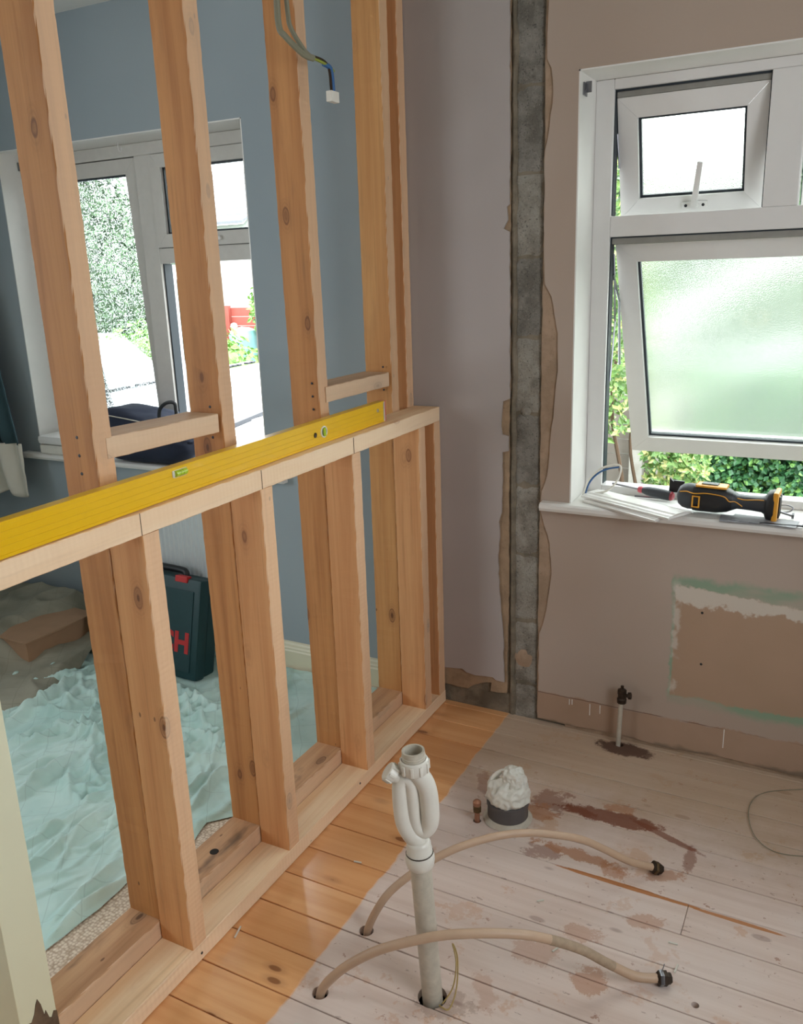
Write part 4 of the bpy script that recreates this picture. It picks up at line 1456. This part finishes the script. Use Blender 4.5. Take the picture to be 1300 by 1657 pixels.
# perforated sanding sheets under it
gt = NT('perforated_sheet')
d, c = gt.vor(gt.pos(), 420, 0.0)
gt.done(gt.mix(gt.sm(d, .25, .35), (.02, .02, .02), srgb(140, 140, 146)), .5)
M['perf'] = gt.mat
e = empty('perforated_sheet', (.98, -.01, SZ), 'perforated grey metal sheet under the multi-tool handle', 'sheet metal')
for k_, (a, dx) in enumerate(((R(4), 0), (R(-6), .03))):
    MB().box(-.085, .085, -.034, .034, 0, .0015).build('leaf', 'perf', e, Matrix.Translation((.955 + dx, -.005, SZ + .0008 + .002 * k_)) @ Matrix.Rotation(a, 4, 'Z'))
MB().box(-.055, .055, -.003, .003, 0, .004).build('folded_edge', 'dark_steel', e, Matrix.Translation((1.03, -.028, SZ + .002)) @ Matrix.Rotation(R(6), 4, 'Z'))
bt = MB()
bt.tube([(1.012, .055, SZ + .018), (1.05, .05, SZ + .010)], .0035, 8)
bt.lathe([(0, 0), (.009, 0), (.009, .006), (0, .006)], 6, Matrix.Translation((1.05, .05, SZ + .010)) @ Matrix.Rotation(R(95), 4, 'Y'))
tag(bt.build('bolt', 'steel'), 'steel bolt resting beyond the end of the multi-tool', 'bolt')
tag(MB().tube(smoothpath([(1.0, .085, SZ + .024), (1.03, .085, SZ + .030), (1.05, .082, SZ + .024), (1.04, .08, SZ + .012), (1.01, .08, SZ + .008)], 5), .002, 6).build('wire_clip', 'steel'), 'bent steel wire clip behind the bolt on the sill', 'clip')
tag(MB().box(-.03, .03, -.008, .008, 0, .003).box(.028, .034, -.008, .008, 0, .012).build('metal_bracket', 'steel', None, Matrix.Translation((1.115, .06, SZ + .002)) @ Matrix.Rotation(R(-30), 4, 'Z')), 'small flat steel bracket at the right edge of the sill', 'bracket')
tag(MB().box(-.035, .035, -.006, .006, 0, .002).build('metal_strip', 'dark_steel', None, Matrix.Translation((1.115, -.005, SZ + .001)) @ Matrix.Rotation(R(8), 4, 'Z')), 'thin dark metal strip lying near the sill front at right', 'metal strip')
tag(MB().tube([(.645, .125, SZ + .012), (.72, .118, SZ + .012)], .004, 6).tube([(.60, .13, SZ + .005), (.70, .128, SZ + .006)], .003, 6).build('blade_holder', 'steel'), 'slim steel rods lying behind the screwdriver', 'rod')
# safety glasses standing folded in the corner
sg = empty('cable_loop', (.50, .07, SZ), 'upright loop of blue and clear cable in the sill corner', 'cable')
lp = smoothpath([(.463, .060, SZ + .014), (.474, .07, .825), (.500, .075, .855), (.530, .078, .870), (.560, .08, .876)], 6)
MB().tube(lp, .003, 6).build('blue_core', 'blue_wire', sg, smooth=True)
lp = smoothpath([(.458, .055, SZ + .012), (.47, .066, .829), (.500, .075, .864), (.535, .078, .881), (.562, .08, .882), (.566, .075, .862), (.556, .07, .832), (.533, .06, .806), (.50, .055, SZ + .022), (.47, .05, SZ + .016)], 6)
MB().tube(lp, .0034, 6).build('clear_sheath', 'plastic_white', sg, smooth=True)

# ================================================================= LEFT ROOM THINGS
# bag
bg_ = empty('tool_bag', (-1.29, .05, .7725), 'dark navy fabric tool bag slumped on the left window sill', 'bag')
bm = bmesh.new()
bmesh.ops.create_uvsphere(bm, u_segments=48, v_segments=28, radius=1)
for q in bm.verts:
    d = q.co.normalized()
    e_ = 3.2
    k_ = 1 / (abs(d.x) ** e_ + abs(d.y) ** e_ + abs(d.z) ** e_) ** (1 / e_)
    p = d * k_
    n_ = mnoise.noise(p * 1.6 + Vector((4, 0, 0))) * .10 + mnoise.noise(p * 4) * .04
    topd = -.018 * (p.x * .6) if p.z > 0 else 0
    q.co = Vector((-1.275 + p.x * (.235 - .02 * (p.z > .3)) * (1 + n_), .020 + p.y * .11 * (1 + n_), .872 + p.z * .097 * (1 + n_ * .8) + (.012 - .03 * p.x if p.z > 0 else 0)))
    zb = .7735 if q.co.y > -.034 else .745
    if q.co.z < zb:
        q.co.z = zb
me = bpy.data.meshes.new('bag_body')
bm.to_mesh(me)
bm.free()
me.materials.append(M['navy'])
me.shade_smooth()
o = bpy.data.objects.new('bag_body', me)
link(o, bg_)
MB().tube(smoothpath([(-1.49, -.05, .955), (-1.44, -.075, .968), (-1.33, -.085, .962), (-1.22, -.09, .952), (-1.10, -.085, .935)], 6), .0022, 6).build('piping', 'plastic_dirty', bg_)
MB().tube(smoothpath([(-1.18, -.03, .955), (-1.165, -.035, .995), (-1.13, -.035, 1.02), (-1.095, -.03, 1.02), (-1.09, -.03, .99), (-1.09, -.03, .95)], 6), [.007] * 31, 8).build('strap', 'black', bg_, smooth=True)
# white lidded box
wb_ = empty('plastic_tub', (-1.78, .03, .7725), 'white rounded plastic tub with lid at the left end of sill', 'tub')
MB().box(-1.875, -1.62, -.034, .12, .7735, .812, c=.006).build('base', 'plastic_white', wb_)
MB().box(-1.882, -1.613, -.038, .124, .813, .852, c=.018).build('lid', 'white_pvc', wb_, smooth=True)

# radiator
rad = empty('radiator', (-1.18, -.06, .14), 'white panel radiator below the left window', 'radiator')
n = 30
v, f = [], []
xs = []
for i in range(n * 4 + 1):
    u_ = i / (n * 4)
    x = -1.52 + .68 * u_
    ph = (i % 4)
    y = -.0885 if ph in (1, 2) else -.085
    for z in (.16, .18, .60, .62):
        v.append((x, y if .17 < z < .61 else -.085, z))
for i in range(n * 4):
    for j in range(3):
        a = i * 4 + j
        f.append((a, a + 4, a + 5, a + 1))
mk('front_panel', v, f, 'radiator', rad)
MB().box(-1.52, -.84, -.084, -.03, .16, .62).build('body', 'radiator', rad)
MB().box(-1.523, -.837, -.093, -.028, .621, .632, c=.002).build('top_grille', 'radiator', rad)
MB().tube([(-1.57, -.06, .007), (-1.57, -.06, .15)], .0075, 10).build('feed_pipe', 'copper', rad, smooth=True)
MB().tube([(-1.52, -.06, .175), (-1.58, -.06, .175)], .009, 10).tube([(-1.57, -.06, .15), (-1.57, -.06, .20)], .014, 12).build('valve', 'plastic_dirty', rad, smooth=True)
for x in (-1.48, -.9):
    MB().box(x, x + .03, -.03, -.001, .3, .34).build('wall_bracket', 'radiator', rad)

# tool case
tc = empty('tool_case', (-1.2, -.27, .0), 'dark green plastic tool case with red lettering leaning under the window', 'tool case')
mwc = Matrix.Translation((-1.19, -.272, .014)) @ Matrix.Rotation(R(-2), 4, 'Z') @ Matrix.Rotation(R(-13), 4, 'X')
MB().box(-.29, .285, 0, .055, 0, .385, c=.014).build('front_shell', 'green_case', tc, mwc, smooth=True)
MB().box(-.285, .28, .056, .112, .003, .38, c=.014).build('back_shell', 'green_case', tc, mwc, smooth=True)
MB().box(-.26, .255, -.004, .001, .03, .34, c=.0018).build('front_panel', 'green_case', tc, mwc)
MB().tube(smoothpath([(-.09, .055, .382), (-.085, .055, .396), (-.05, .055, .402), (.12, .055, .402), (.155, .055, .396), (.16, .055, .382)], 5), .013, 10).build('handle', 'black', tc, mwc, smooth=True)
for x in (-.19, .19):
    MB().box(x - .03, x + .03, -.006, .02, .368, .392, c=.003).build('latch', 'red', tc, mwc)
MB().lathe([(0, -.008), (.008, -.007), (.009, 0)], 12, mwc @ Matrix.Translation((.075, -.002, .295)) @ Matrix.Rotation(R(90), 4, 'X') @ Matrix.Scale(-1, 4, (0, 0, 1))).build('rivet', 'steel', tc)
txt = bpy.data.curves.new('lettering', 'FONT')
txt.body = 'BOSCH'
txt.size = .106
txt.extrude = .0006
txt.offset = .0042
txt.space_character = 1.03
to = bpy.data.objects.new('lettering', txt)
COL.objects.link(to)
bpy.context.view_layer.update()
tme = bpy.data.meshes.new_from_object(to.evaluated_get(bpy.context.evaluated_depsgraph_get()))
bpy.data.objects.remove(to)
tme.materials.clear()
tme.materials.append(M['red'])
to = bpy.data.objects.new('lettering', tme)
xsz = [q.co.x for q in tme.vertices]
wtx = max(xsz)
link(to, tc)
to.matrix_basis = mwc @ Matrix.Translation((.246 - wtx, -.0052, .105)) @ Matrix.Rotation(R(90), 4, 'X')

# brown box
cbx = empty('cardboard_box', (-1.75, -.4, 0), 'flat brown board box half under the grey sheet at left', 'box')
mwb = Matrix.Translation((-1.575, -.47, .012)) @ Matrix.Rotation(R(88), 4, 'Z')
MB().box(0, .33, 0, .36, 0, .012).box(0, .33, 0, .012, .012, .112).box(0, .33, .348, .36, .012, .112).box(0, .012, .012, .348, .012, .112).box(.318, .33, .012, .348, .012, .112).build('tray', 'cardboard', cbx, mwb)
MB().box(-.006, .336, -.006, .366, .112, .121, c=.002).build('lid', 'cardboard', cbx, mwb)

# curtain
cu = empty('curtain', (-2.1, -.08, .6), 'teal curtain with pale lower lining hanging at the far left', 'curtain')


def curt(z0, z1, xr0, xr1, mat, nm, dy=0):
    v, f = [], []
    nu, nv = 60, 24
    for j in range(nv + 1):
        t = j / nv
        z = z0 + (z1 - z0) * t
        xr = xr0 + (xr1 - xr0) * t ** 1.1
        for i in range(nu + 1):
            u_ = i / nu
            x = XL + .015 + (xr - XL - .015) * u_
            y = -.085 + dy - .022 * math.sin(u_ * 20 + t * 1.2) - .012 * math.sin(u_ * 9 + 2 * t) + .004 * mnoise.noise(Vector((u_ * 8, t * 5, 1)))
            zz_ = z + (.014 * math.sin(u_ * 13) if (j == 0 and mat == 'lining') else 0)
            v.append((x, y, zz_))
    for j in range(nv):
        for i in range(nu):
            a = j * (nu + 1) + i
            f.append((a, a + 1, a + nu + 2, a + nu + 1))
    o_ = mk(nm, v, f, mat, cu, smooth=True)
    sd_ = o_.modifiers.new('thick', 'SOLIDIFY')
    sd_.thickness = .003
    return o_


curt(.82, 2.25, -1.915, -2.16, 'teal', 'cloth')
curt(.60, .825, -1.885, -1.905, 'lining', 'lining', -.010)
MB().tube([(-2.26, -.08, 2.26), (-1.0, -.08, 2.26)][:1] + [(-2.1, -.08, 2.26)], .01, 10).build('rail', 'white_pvc', cu)


# dust sheets
def seg_dist(X, Y, pl):
    D_ = np.full(X.shape, 9.)
    Tt = np.zeros(X.shape)
    n_ = len(pl) - 1
    for i in range(n_):
        ax, ay = pl[i]
        bx, by = pl[i + 1]
        dx, dy = bx - ax, by - ay
        t = np.clip(((X - ax) * dx + (Y - ay) * dy) / (dx * dx + dy * dy), 0, 1)
        d = np.hypot(X - ax - t * dx, Y - ay - t * dy)
        m_ = d < D_
        D_ = np.where(m_, d, D_)
        Tt = np.where(m_, (i + t) / n_, Tt)
    return D_, Tt


FOLDS = [
    [(-0.392, -1.397), (-0.408, -1.296), (-0.409, -1.177), (-0.411, -1.105)], [(-0.362, -1.423), (-0.371, -1.306), (-0.343, -1.192)],
    [(-0.335, -1.442), (-0.332, -1.331), (-0.317, -1.229)], [(-1.007, -0.99), (-0.978, -0.886), (-0.936, -0.834)],
    [(-0.902, -1.055), (-0.901, -0.97), (-0.924, -0.845)], [(-1.271, -0.819), (-1.29, -0.664), (-1.323, -0.514), (-1.336, -0.432)],
    [(-1.445, -0.694), (-1.418, -0.599), (-1.373, -0.493), (-1.341, -0.366)], [(-1.18, -0.881), (-1.14, -0.759), (-1.056, -0.685), (-0.967, -0.662)],
    [(-1.12, -0.919), (-1.093, -0.738), (-0.978, -0.703), (-0.885, -0.729)], [(-1.26, -0.689), (-1.164, -0.665), (-1.048, -0.593)],
    [(-0.59, -0.707), (-0.504, -0.667), (-0.465, -0.618)], [(-0.901, -0.347), (-0.762, -0.386), (-0.613, -0.447)],
    [(-0.404, -0.873), (-0.425, -0.75), (-0.42, -0.674)], [(-0.705, -0.579), (-0.51, -0.574)], [(-0.314, -0.956), (-0.27, -0.885)],
    [(-0.604, -1.279), (-0.608, -1.115), (-0.594, -1.017)], [(-0.727, -1.2), (-0.662, -1.11), (-0.678, -0.888)]]


def sheet(name, xl_, xr_f, y0, y1, nx, ny, hfun, mat, lab):
    ys = np.linspace(y0, y1, ny)
    v, f = [], []
    Xs = np.zeros((ny, nx))
    for j, y in enumerate(ys):
        Xs[j] = np.linspace(xl_, xr_f(y), nx)
    Ys = np.repeat(ys[:, None], nx, 1)
    Z = hfun(Xs, Ys)
    Zf = Z.ravel()
    v = np.stack([Xs.ravel(), Ys.ravel(), Zf], 1)
    for j in range(ny - 1):
        for i in range(nx - 1):
            a = j * nx + i
            f.append((a, a + 1, a + nx + 1, a + nx))
    o_ = mk(name, v.tolist(), f, mat, smooth=True)
    return tag(o_, lab, 'dust sheet')


def vn(X, Y, s, z=0):
    out = np.empty(X.shape)
    it = np.nditer(X, flags=['multi_index'])
    Xf, Yf = X.ravel(), Y.ravel()
    r_ = np.fromiter((mnoise.noise(Vector((a * s, b * s, z))) for a, b in zip(Xf, Yf)), float, len(Xf))
    return r_.reshape(X.shape)


ey = [-2.3, -1.6, -1.439, -1.369, -1.284, -1.197, -1.1, -1.012, -0.919, -0.861, -.70, -0.576, -0.457, -.25, -.03]
ex = [-.40, -.36, -0.337, -0.333, -0.326, -0.332, -.30, -0.285, -0.31, -0.258, -.262, -0.262, -0.243, -.25, -.24]


def h1(X, Y):
    wx = X + .05 * vn(X, Y, 3.2, 5)
    wy = Y + .05 * vn(X, Y, 3.2, 9)
    H = np.zeros(X.shape)

    def ridg(sx, sy, a_, z, p=3):
        ca, sa = math.cos(a_), math.sin(a_)
        return np.clip(1 - np.abs(vn((wx * ca + wy * sa) * sx, (-wx * sa + wy * ca) * sy, 1, z)) * 2.6, 0, 1) ** p
    far = np.clip((Y + 1.05) / .5, 0, 1) * np.clip((-X - .35) / .5, 0, 1)
    near = np.clip((-Y - .95) / .3, 0, 1) * np.clip((X + .75) / .3, 0, 1)
    amp = np.clip(.30 + .9 * vn(X, Y, 2.3, 11) + 1.0 * far + .2 * near, .10, 1.5)
    H += .45 * amp * (.018 * ridg(7, 1.5, .35, 1, 4) + .013 * ridg(10, 2.0, -.35, 2, 4) + .009 * ridg(15, 3.0, .8, 3, 3))
    H += .0012 * vn(X, Y, 40, 3) + .004 * (vn(X, Y, 8, 6) + .3)
    rg = random.Random(31)
    for k_ in range(150):
        if k_ < 95:
            cx, cy = rg.uniform(-1.75, -.45), rg.uniform(-.98, -.16)
            L_, am, wd = rg.uniform(.14, .46), rg.uniform(.008, .023), rg.uniform(.008, .015)
            an = rg.choice((rg.gauss(1.35, .35), rg.gauss(.75, .35), rg.gauss(2.0, .3)))
        else:
            cx, cy = rg.uniform(-1.0, -.36), rg.uniform(-1.7, -.75)
            L_, am, wd = rg.uniform(.2, .6), rg.uniform(.005, .014), rg.uniform(.008, .016)
            an = rg.gauss(1.5, .22)
        bend = rg.gauss(0, .22) * L_
        ca, sa = math.cos(an), math.sin(an)
        m_ = (np.abs(X - cx) < L_ * .62 + .08) & (np.abs(Y - cy) < L_ * .62 + .08)
        if not m_.any():
            continue
        xa, ya = wx[m_] - cx, wy[m_] - cy
        u_ = (xa * ca + ya * sa) / (L_ / 2)
        q_ = -xa * sa + ya * ca - bend * (1 - u_ * u_)
        side = np.where(q_ > 0, wd * 2.6, wd * 1.1)
        prof_ = np.clip(1 - np.abs(q_) / side, 0, 1)
        prof_ = prof_ * prof_ * (3 - 2 * prof_)
        H[m_] += am * prof_ * np.clip(1 - u_ ** 2, 0, 1) ** .8
    for k_, fl in enumerate(FOLDS):
        d, t = seg_dist(wx * .5 + X * .5, wy * .5 + Y * .5, fl)
        am = .036 if k_ in (5, 6, 7, 8, 9) else .026
        wd = .013
        H += am * np.clip(1 - d / (wd * 2), 0, 1) ** 1.5 * (.3 + .7 * np.sin(np.pi * np.clip(t * .9 + .05, 0, 1)))
    for (xa, xb, ya, yb_) in ((-1.51, -.88, -.305, -.10), (-1.95, -1.56, -.49, -.12)):
        out_ = np.maximum(np.maximum(xa - X, X - xb), np.maximum(ya - Y, Y - yb_))
        H *= np.clip(out_ / .03, 0, 1)
    ed = np.interp(Y, ey, ex) - X
    H = np.clip(H, 0, None) * np.clip(ed / .02, 0.12, 1)
    return .0085 + H


sheet('dust_sheet', -2.25, lambda y: float(np.interp(y, ey, ex)) + .006 * mnoise.noise(Vector((y * 14, 2, 0))), -1.95, -.03, 440, 430, h1, 'sheet', 'pale aqua crumpled dust sheet spread over the carpet')


def h2(X, Y):
    H = .044 + .010 * vn(X, Y, 6, 2) + .022 * np.clip(1 - np.abs(vn(X, Y, 5, 8)) * 2.4, 0, 1) ** 2 + .004 * vn(X, Y, 18, 4)
    # lifts over the box and against the corner
    bx = 1 / (1 + np.exp((X + 1.72 + .10 * vn(X, Y, 4, 21)) / .02)) / (1 + np.exp(-(Y + .56) / .03))
    H = H + .105 * bx
    e_ = np.clip((-X - 1.30 - .12 * vn(X, Y, 3, 30) - .42 * np.clip(Y + .62, 0, 1)) / .05, 0, 1)
    return H * e_ + .002


sheet('dust_sheet', -2.25, lambda y: -1.30 - .42 * max(0, y + .62), -1.05, -.04, 120, 110, h2, 'sheet_grey', 'greyish dusty cloth heaped over the brown box in the corner')

# ================================================================= OUTSIDE
gnd = tag(MB().box(-45, 45, .3, 70, -.42, -.35).build('ground', 'grass'), kind='structure')
# flat roofs of the lean-to below the left window
ro = empty('lean_to_roof', (-2.5, 2, .68), 'white ribbed lean-to roof just outside the left window', 'roof')


def slab(nm, poly, z0, z1, mat, par):
    return MB().prism(poly, z0, z1, 'xy').build(nm, mat, par)


slab('roof_sheet', [(-3.40, .45), (-3.72, 4.0), (-4.5, 5.2), (-1.2, 5.2), (-.45, .9), (-.45, .45)], .66, .70, 'roof_white', ro)
for k_ in range(26):
    x = -3.38 + k_ * .115
    MB().box(x - .006, x + .006, .5, 4.9, .70, .706).build('rib', 'roof_white', ro)
slab('edge_bar', [(-1.68, .93), (-1.80, 1.43), (-1.87, 1.41), (-1.74, .91)], .70, .725, 'dark_steel', ro)
ro2 = empty('neighbour_roof', (-6, 2.5, .68), 'second white flat roof beyond the ribbed one', 'roof')
slab('roof_sheet', [(-3.50, .45), (-3.78, 3.6), (-4.19, 3.2), (-8.8, 7.2), (-14, 7.2), (-10, .45)], .655, .705, 'roof_white', ro2)
dk = MB()
for k_ in range(46):
    y = .5 + k_ * .075
    if k_ % 5 == 3: continue
    x = -3.46 - .09 * (y - .5)
    dk.prism([(x - .022, y), (x + .022, y), (x + .022, y + .045), (x - .022, y + .045)], .701, .716, 'xy')
o = dk.build('ridge_gaps', 'dark_steel', ro2)
o['kind'] = 'stuff'
slab('upstand', [(-3.52, .45), (-3.84, 3.95), (-3.80, 3.95), (-3.48, .45)], .70, .712, 'roof_white', ro2)
MB().box(-4.5, -.45, .45, .5, -.35, .655).build('lean_to_wall', 'render', ro)
MB().box(-4.4, -1.3, 5.1, 5.15, -.35, .655).build('lean_to_wall', 'render', ro)
MB().box(-10, -5.0, .5, .6, -.35, .65).build('wall', 'render', ro2)


def leaves(name, mat, parent, count, fn, size, seed, aspect=.55):
    """leaf cards with a folded midrib, scattered by fn(rng)->(pos, outward normal)"""
    rg = random.Random(seed)
    v, f = [], []
    for k_ in range(count):
        p, nrm = fn(rg)
        s_ = size * rg.uniform(.65, 1.25)
        nrm = (Vector(nrm) + Vector((rg.gauss(0, .5), rg.gauss(0, .5), rg.gauss(.25, .5)))).normalized()
        t = Vector((rg.gauss(0, 1), rg.gauss(0, 1), rg.gauss(-.5, .8)))
        t = (t - nrm * t.dot(nrm)).normalized()
        b_ = nrm.cross(t)
        p = Vector(p)
        i0 = len(v)
        w_ = s_ * aspect
        v += [p, p + t * s_ * .45 + b_ * w_ * .5 + nrm * s_ * .08, p + t * s_, p + t * s_ * .45 - b_ * w_ * .5 + nrm * s_ * .08, p + t * s_ * .5 - nrm * s_ * .03]
        f += [(i0, i0 + 1, i0 + 4), (i0 + 1, i0 + 2, i0 + 4), (i0 + 2, i0 + 3, i0 + 4), (i0 + 3, i0, i0 + 4)]
    o_ = mk(name, v, f, mat, parent)
    o_['kind'] = 'stuff'
    return o_


# garden boundary seen through the right window
fe = empty('garden_fence', (.5, 3.55, -.35), 'grey timber garden fence behind the climbing shrub', 'fence')
for k_ in range(9):
    z = -.35 + k_ * .105
    MB().box(-1.6, .27, 3.5, 3.52, z, z + .10).build('board', 'fence_grey', fe)
for x in (-1.3, -.12, .05):
    MB().box(x - .045, x + .045, 3.43, 3.5, -.35, .66).build('post', 'render', fe)
iv = empty('ivy_hedge', (1.2, 3.2, -.35), 'dense dark green ivy hedge right of the lime shrub', 'hedge')


def ivy(rg):
    x = rg.uniform(.28, 3.3)
    z = rg.uniform(-.35, .80 + .05 * math.sin(x * 7))
    y = 3.25 + .10 * mnoise.noise(Vector((x * 3, z * 3, 0))) + rg.uniform(-.05, .10)
    if rg.random() < .15:
        z = .78 + .06 * mnoise.noise(Vector((x * 4, 1, 0)))
        y = rg.uniform(3.2, 3.7)
    return (x, y, z), (-.2, -1, .35)


leaves('leaves', 'leaf_ivy', iv, 26000, ivy, .042, 1, .8)
MB().box(.34, 3.3, 3.36, 3.7, -.35, .76).build('leafy_core', 'leaf_ivy', iv)
sh = empty('climbing_shrub', (.1, 2.5, -.35), 'tall lime green broadleaf shrub climbing left of the open window', 'shrub')
for pts in ([(.02, 2.4, -.35), (.05, 2.35, .2), (-.02, 2.3, .7), (.03, 2.25, 1.3), (.0, 2.2, 2.2)], [(.1, 2.45, -.35), (.13, 2.4, .1), (.08, 2.35, .5), (.15, 2.3, .9)], [(.25, 2.6, -.35), (.3, 2.5, .2), (.28, 2.45, .4)]):
    q = smoothpath(pts, 5)
    MB().tube(q, [.014 - .008 * i / len(q) for i in range(len(q))], 6).build('stem', 'bark', sh, smooth=True)


def lime(rg):
    if rg.random() < .55:
        z = rg.uniform(.55, 2.5)
        x = rg.gauss(-.02, .11)
        y = rg.gauss(2.25, .1)
    else:
        x = rg.uniform(.08, .50)
        z = rg.uniform(-.2, .50 - .1 * abs(x - .25)) if x > .16 else rg.uniform(-.1, .15)
        y = 2.45 + rg.uniform(-.12, .12)
    return (x, y, z), (.3, -1, .5)


leaves('leaves', 'leaf_lime', sh, 4200, lime, .050, 2)

# white neighbouring bungalow seen dimly through the obscured glass
hs = empty('bungalow', (0, 15, -.35), 'pale bungalow with gable beyond the hedge', 'house')
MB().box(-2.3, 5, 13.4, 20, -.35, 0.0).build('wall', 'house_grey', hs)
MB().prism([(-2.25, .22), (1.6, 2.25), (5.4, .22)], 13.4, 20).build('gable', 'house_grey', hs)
MB().prism([(-2.35, .16), (-2.35, .42), (1.6, 2.6), (5.5, .42), (5.5, .16), (1.6, 2.25)], 13.1, 13.4).build('bargeboard', 'house_white', hs)
MB().box(-2.45, 5.5, 13.0, 13.4, -.02, .06).build('fascia', 'house_white', hs)
MB().box(-2.4, 5.5, 12.9, 13.0, -.16, -.08).build('gutter', 'roof_tile', hs)

# garden seen through the left window
rf = empty('red_fence', (-8.75, 10, -.35), 'red painted timber fence at the end of the garden', 'fence')
for k_ in range(8):
    z = -.33 + k_ * .16
    MB().box(-10.6, -6.5, 10, 10.03, z, z + .152).build('board', 'fence_red', rf)
for x in (-10.4, -9.65, -8.93, -8.2, -7.4):
    MB().box(x - .05, x + .05, 9.93, 10.0, -.35, .98).build('post', 'fence_red', rf)
ww = empty('white_house', (-15, 17, -.35), 'white house with grey tiled roof beyond the red fence', 'house')
MB().box(-19, -10.5, 19, 27, -.35, 3.0).build('wall', 'house_white', ww)
mb = MB()
for k_ in range(9):
    y0, z0 = 18.7 + k_ * .42, 3.0 + k_ * .22
    mb.prism([(y0, z0), (y0 + .5, z0 + .26), (y0 + .5, z0 + .32), (y0, z0 + .09)], -19.2, -15.2 - k_ * .12, 'yz')
mb.build('tiled_roof', 'roof_tile', ww)
MB().prism([(-15.4, 3.0), (-13.2, 4.9), (-10.6, 3.0)], 19, 23).build('gable', 'house_white', ww)
pl = empty('glazed_planter', (-8.24, 9.5, -.35), 'pale blue glazed planter before the red fence', 'planter')
MB().lathe([(.0, 0), (.16, 0), (.20, .3), (.24, .75), (.26, .85), (.22, .93), (.1, .98), (0, .99)], 20, Matrix.Translation((-8.24, 9.5, -.35))).build('pot', 'planter', pl, smooth=True)
for (x, y, z) in ((-8.75, 9.95, .62), (-8.58, 9.95, .55)):
    tag(MB().lathe([(0, -.07), (.05, -.05), (.07, 0), (.05, .05), (0, .07)], 12, Matrix.Translation((x, y - .06, z))).build('wall_pot', 'white_paint', smooth=True), 'small white pot hung on the red fence, %s of two' % ('upper left' if x < -8.7 else 'lower right'), 'pot')


def ball(c, r):
    def fn(rg):
        d = Vector((rg.gauss(0, 1), rg.gauss(0, 1), rg.gauss(0, 1))).normalized()
        q = rg.uniform(.75, 1.05) + .15 * mnoise.noise(d * 2.5)
        return (c[0] + d.x * r[0] * q, c[1] + d.y * r[1] * q, c[2] + d.z * r[2] * q), d
    return fn


def plant(name, mat, c, r, cnt, size, lab, seed, cat='shrub', trunk=None):
    e_ = empty(name, (c[0], c[1], -.35), lab, cat)
    leaves('leaves', mat, e_, cnt, ball(c, r), size, seed)
    crumple('leafy_core', mat, e_, c, tuple(q * .8 for q in r), seed, .2, 1.5, sub=3)
    if trunk:
        MB().tube([(c[0], c[1], -.36), (c[0] + .02, c[1], c[2])], trunk, 8).build('trunk', 'bark', e_)
    return e_


plant('round_shrub', 'leaf_bush', (-8.30, 8.82, .12), (.40, .26, .26), 1100, .10, 'rounded green shrub before the planter', 3)
plant('purple_shrub', 'leaf_red', (-7.75, 8.25, .0), (.7, .24, .24), 1300, .11, 'reddish purple low plants along the roof edge', 4)
plant('small_tree', 'leaf_bush', (-7.72, 9.55, .95), (.30, .3, .42), 900, .10, 'small clipped green tree right of the planter', 5, 'tree', .03)
plant('slim_shrub', 'leaf_bush', (-9.15, 9.3, .40), (.28, .3, .6), 900, .10, 'slim green shrub left of the planter', 6)
plant('laurel_bush', 'leaf_bush', (-7.3, 6.6, .1), (1.7, .9, .78), 4200, .11, 'broad bright green bush beyond the white roof', 7)
plant('tall_tree', 'leaf_tree', (-17.2, 13.5, 2.0), (2.7, 2.0, 2.9), 11000, .22, 'tall dull green tree seen through the rainy pane', 8, 'tree', .25)
plant('tall_tree', 'leaf_tree', (-13.2, 11.5, .9), (1.9, 1.5, 1.6), 6000, .18, 'lower tree in front right of the tall one', 9, 'tree', .16)

bh = empty('boundary_hedge', (-3, 27.6, -.35), 'tall dull green hedge closing the garden far behind the bungalow', 'hedge')
MB().box(-9.5, 9, 27.6, 28.4, -.35, 4.3).build('leafy_core', 'leaf_tree', bh)
leaves('leaves', 'leaf_tree', bh, 9000, lambda rg: ((rg.uniform(-9.5, 9), 27.5 + rg.uniform(-.15, .15), rg.uniform(-.3, 4.5)), (0, -1, .2)), .34, 77, .7)
for (x, y, z, r_, k_) in ((-5.6, 21.8, 1.8, 2.2, 21), (-.8, 23, 2.2, 2.2, 22), (4.2, 23, 1.8, 2.2, 23)):
    plant('garden_tree', 'leaf_tree', (x, y, z), (r_, 1.6, r_ * .85), 3500, .26, {21: 'left green tree behind the pale bungalow', 22: 'middle green tree behind the pale bungalow', 23: 'right green tree behind the pale bungalow'}[k_], k_, 'tree', .2)

for o in list(COL.objects):
    if o.parent is None and 'label' in o:
        base = o.name.split('.')[0]
        g = {'wood_splinter': 'wood splinters scattered on the floor', 'water_pipe': 'bendy water pipes arching over the boards', 'trim_offcut': 'white trim offcuts on the sill', 'wall_pot': 'white pots on the red fence', 'dust_sheet': 'dust sheets on the carpet', 'garden_tree': 'trees behind the bungalow', 'tall_tree': 'trees seen through the rainy pane'}.get(base)
        if g:
            o['group'] = g
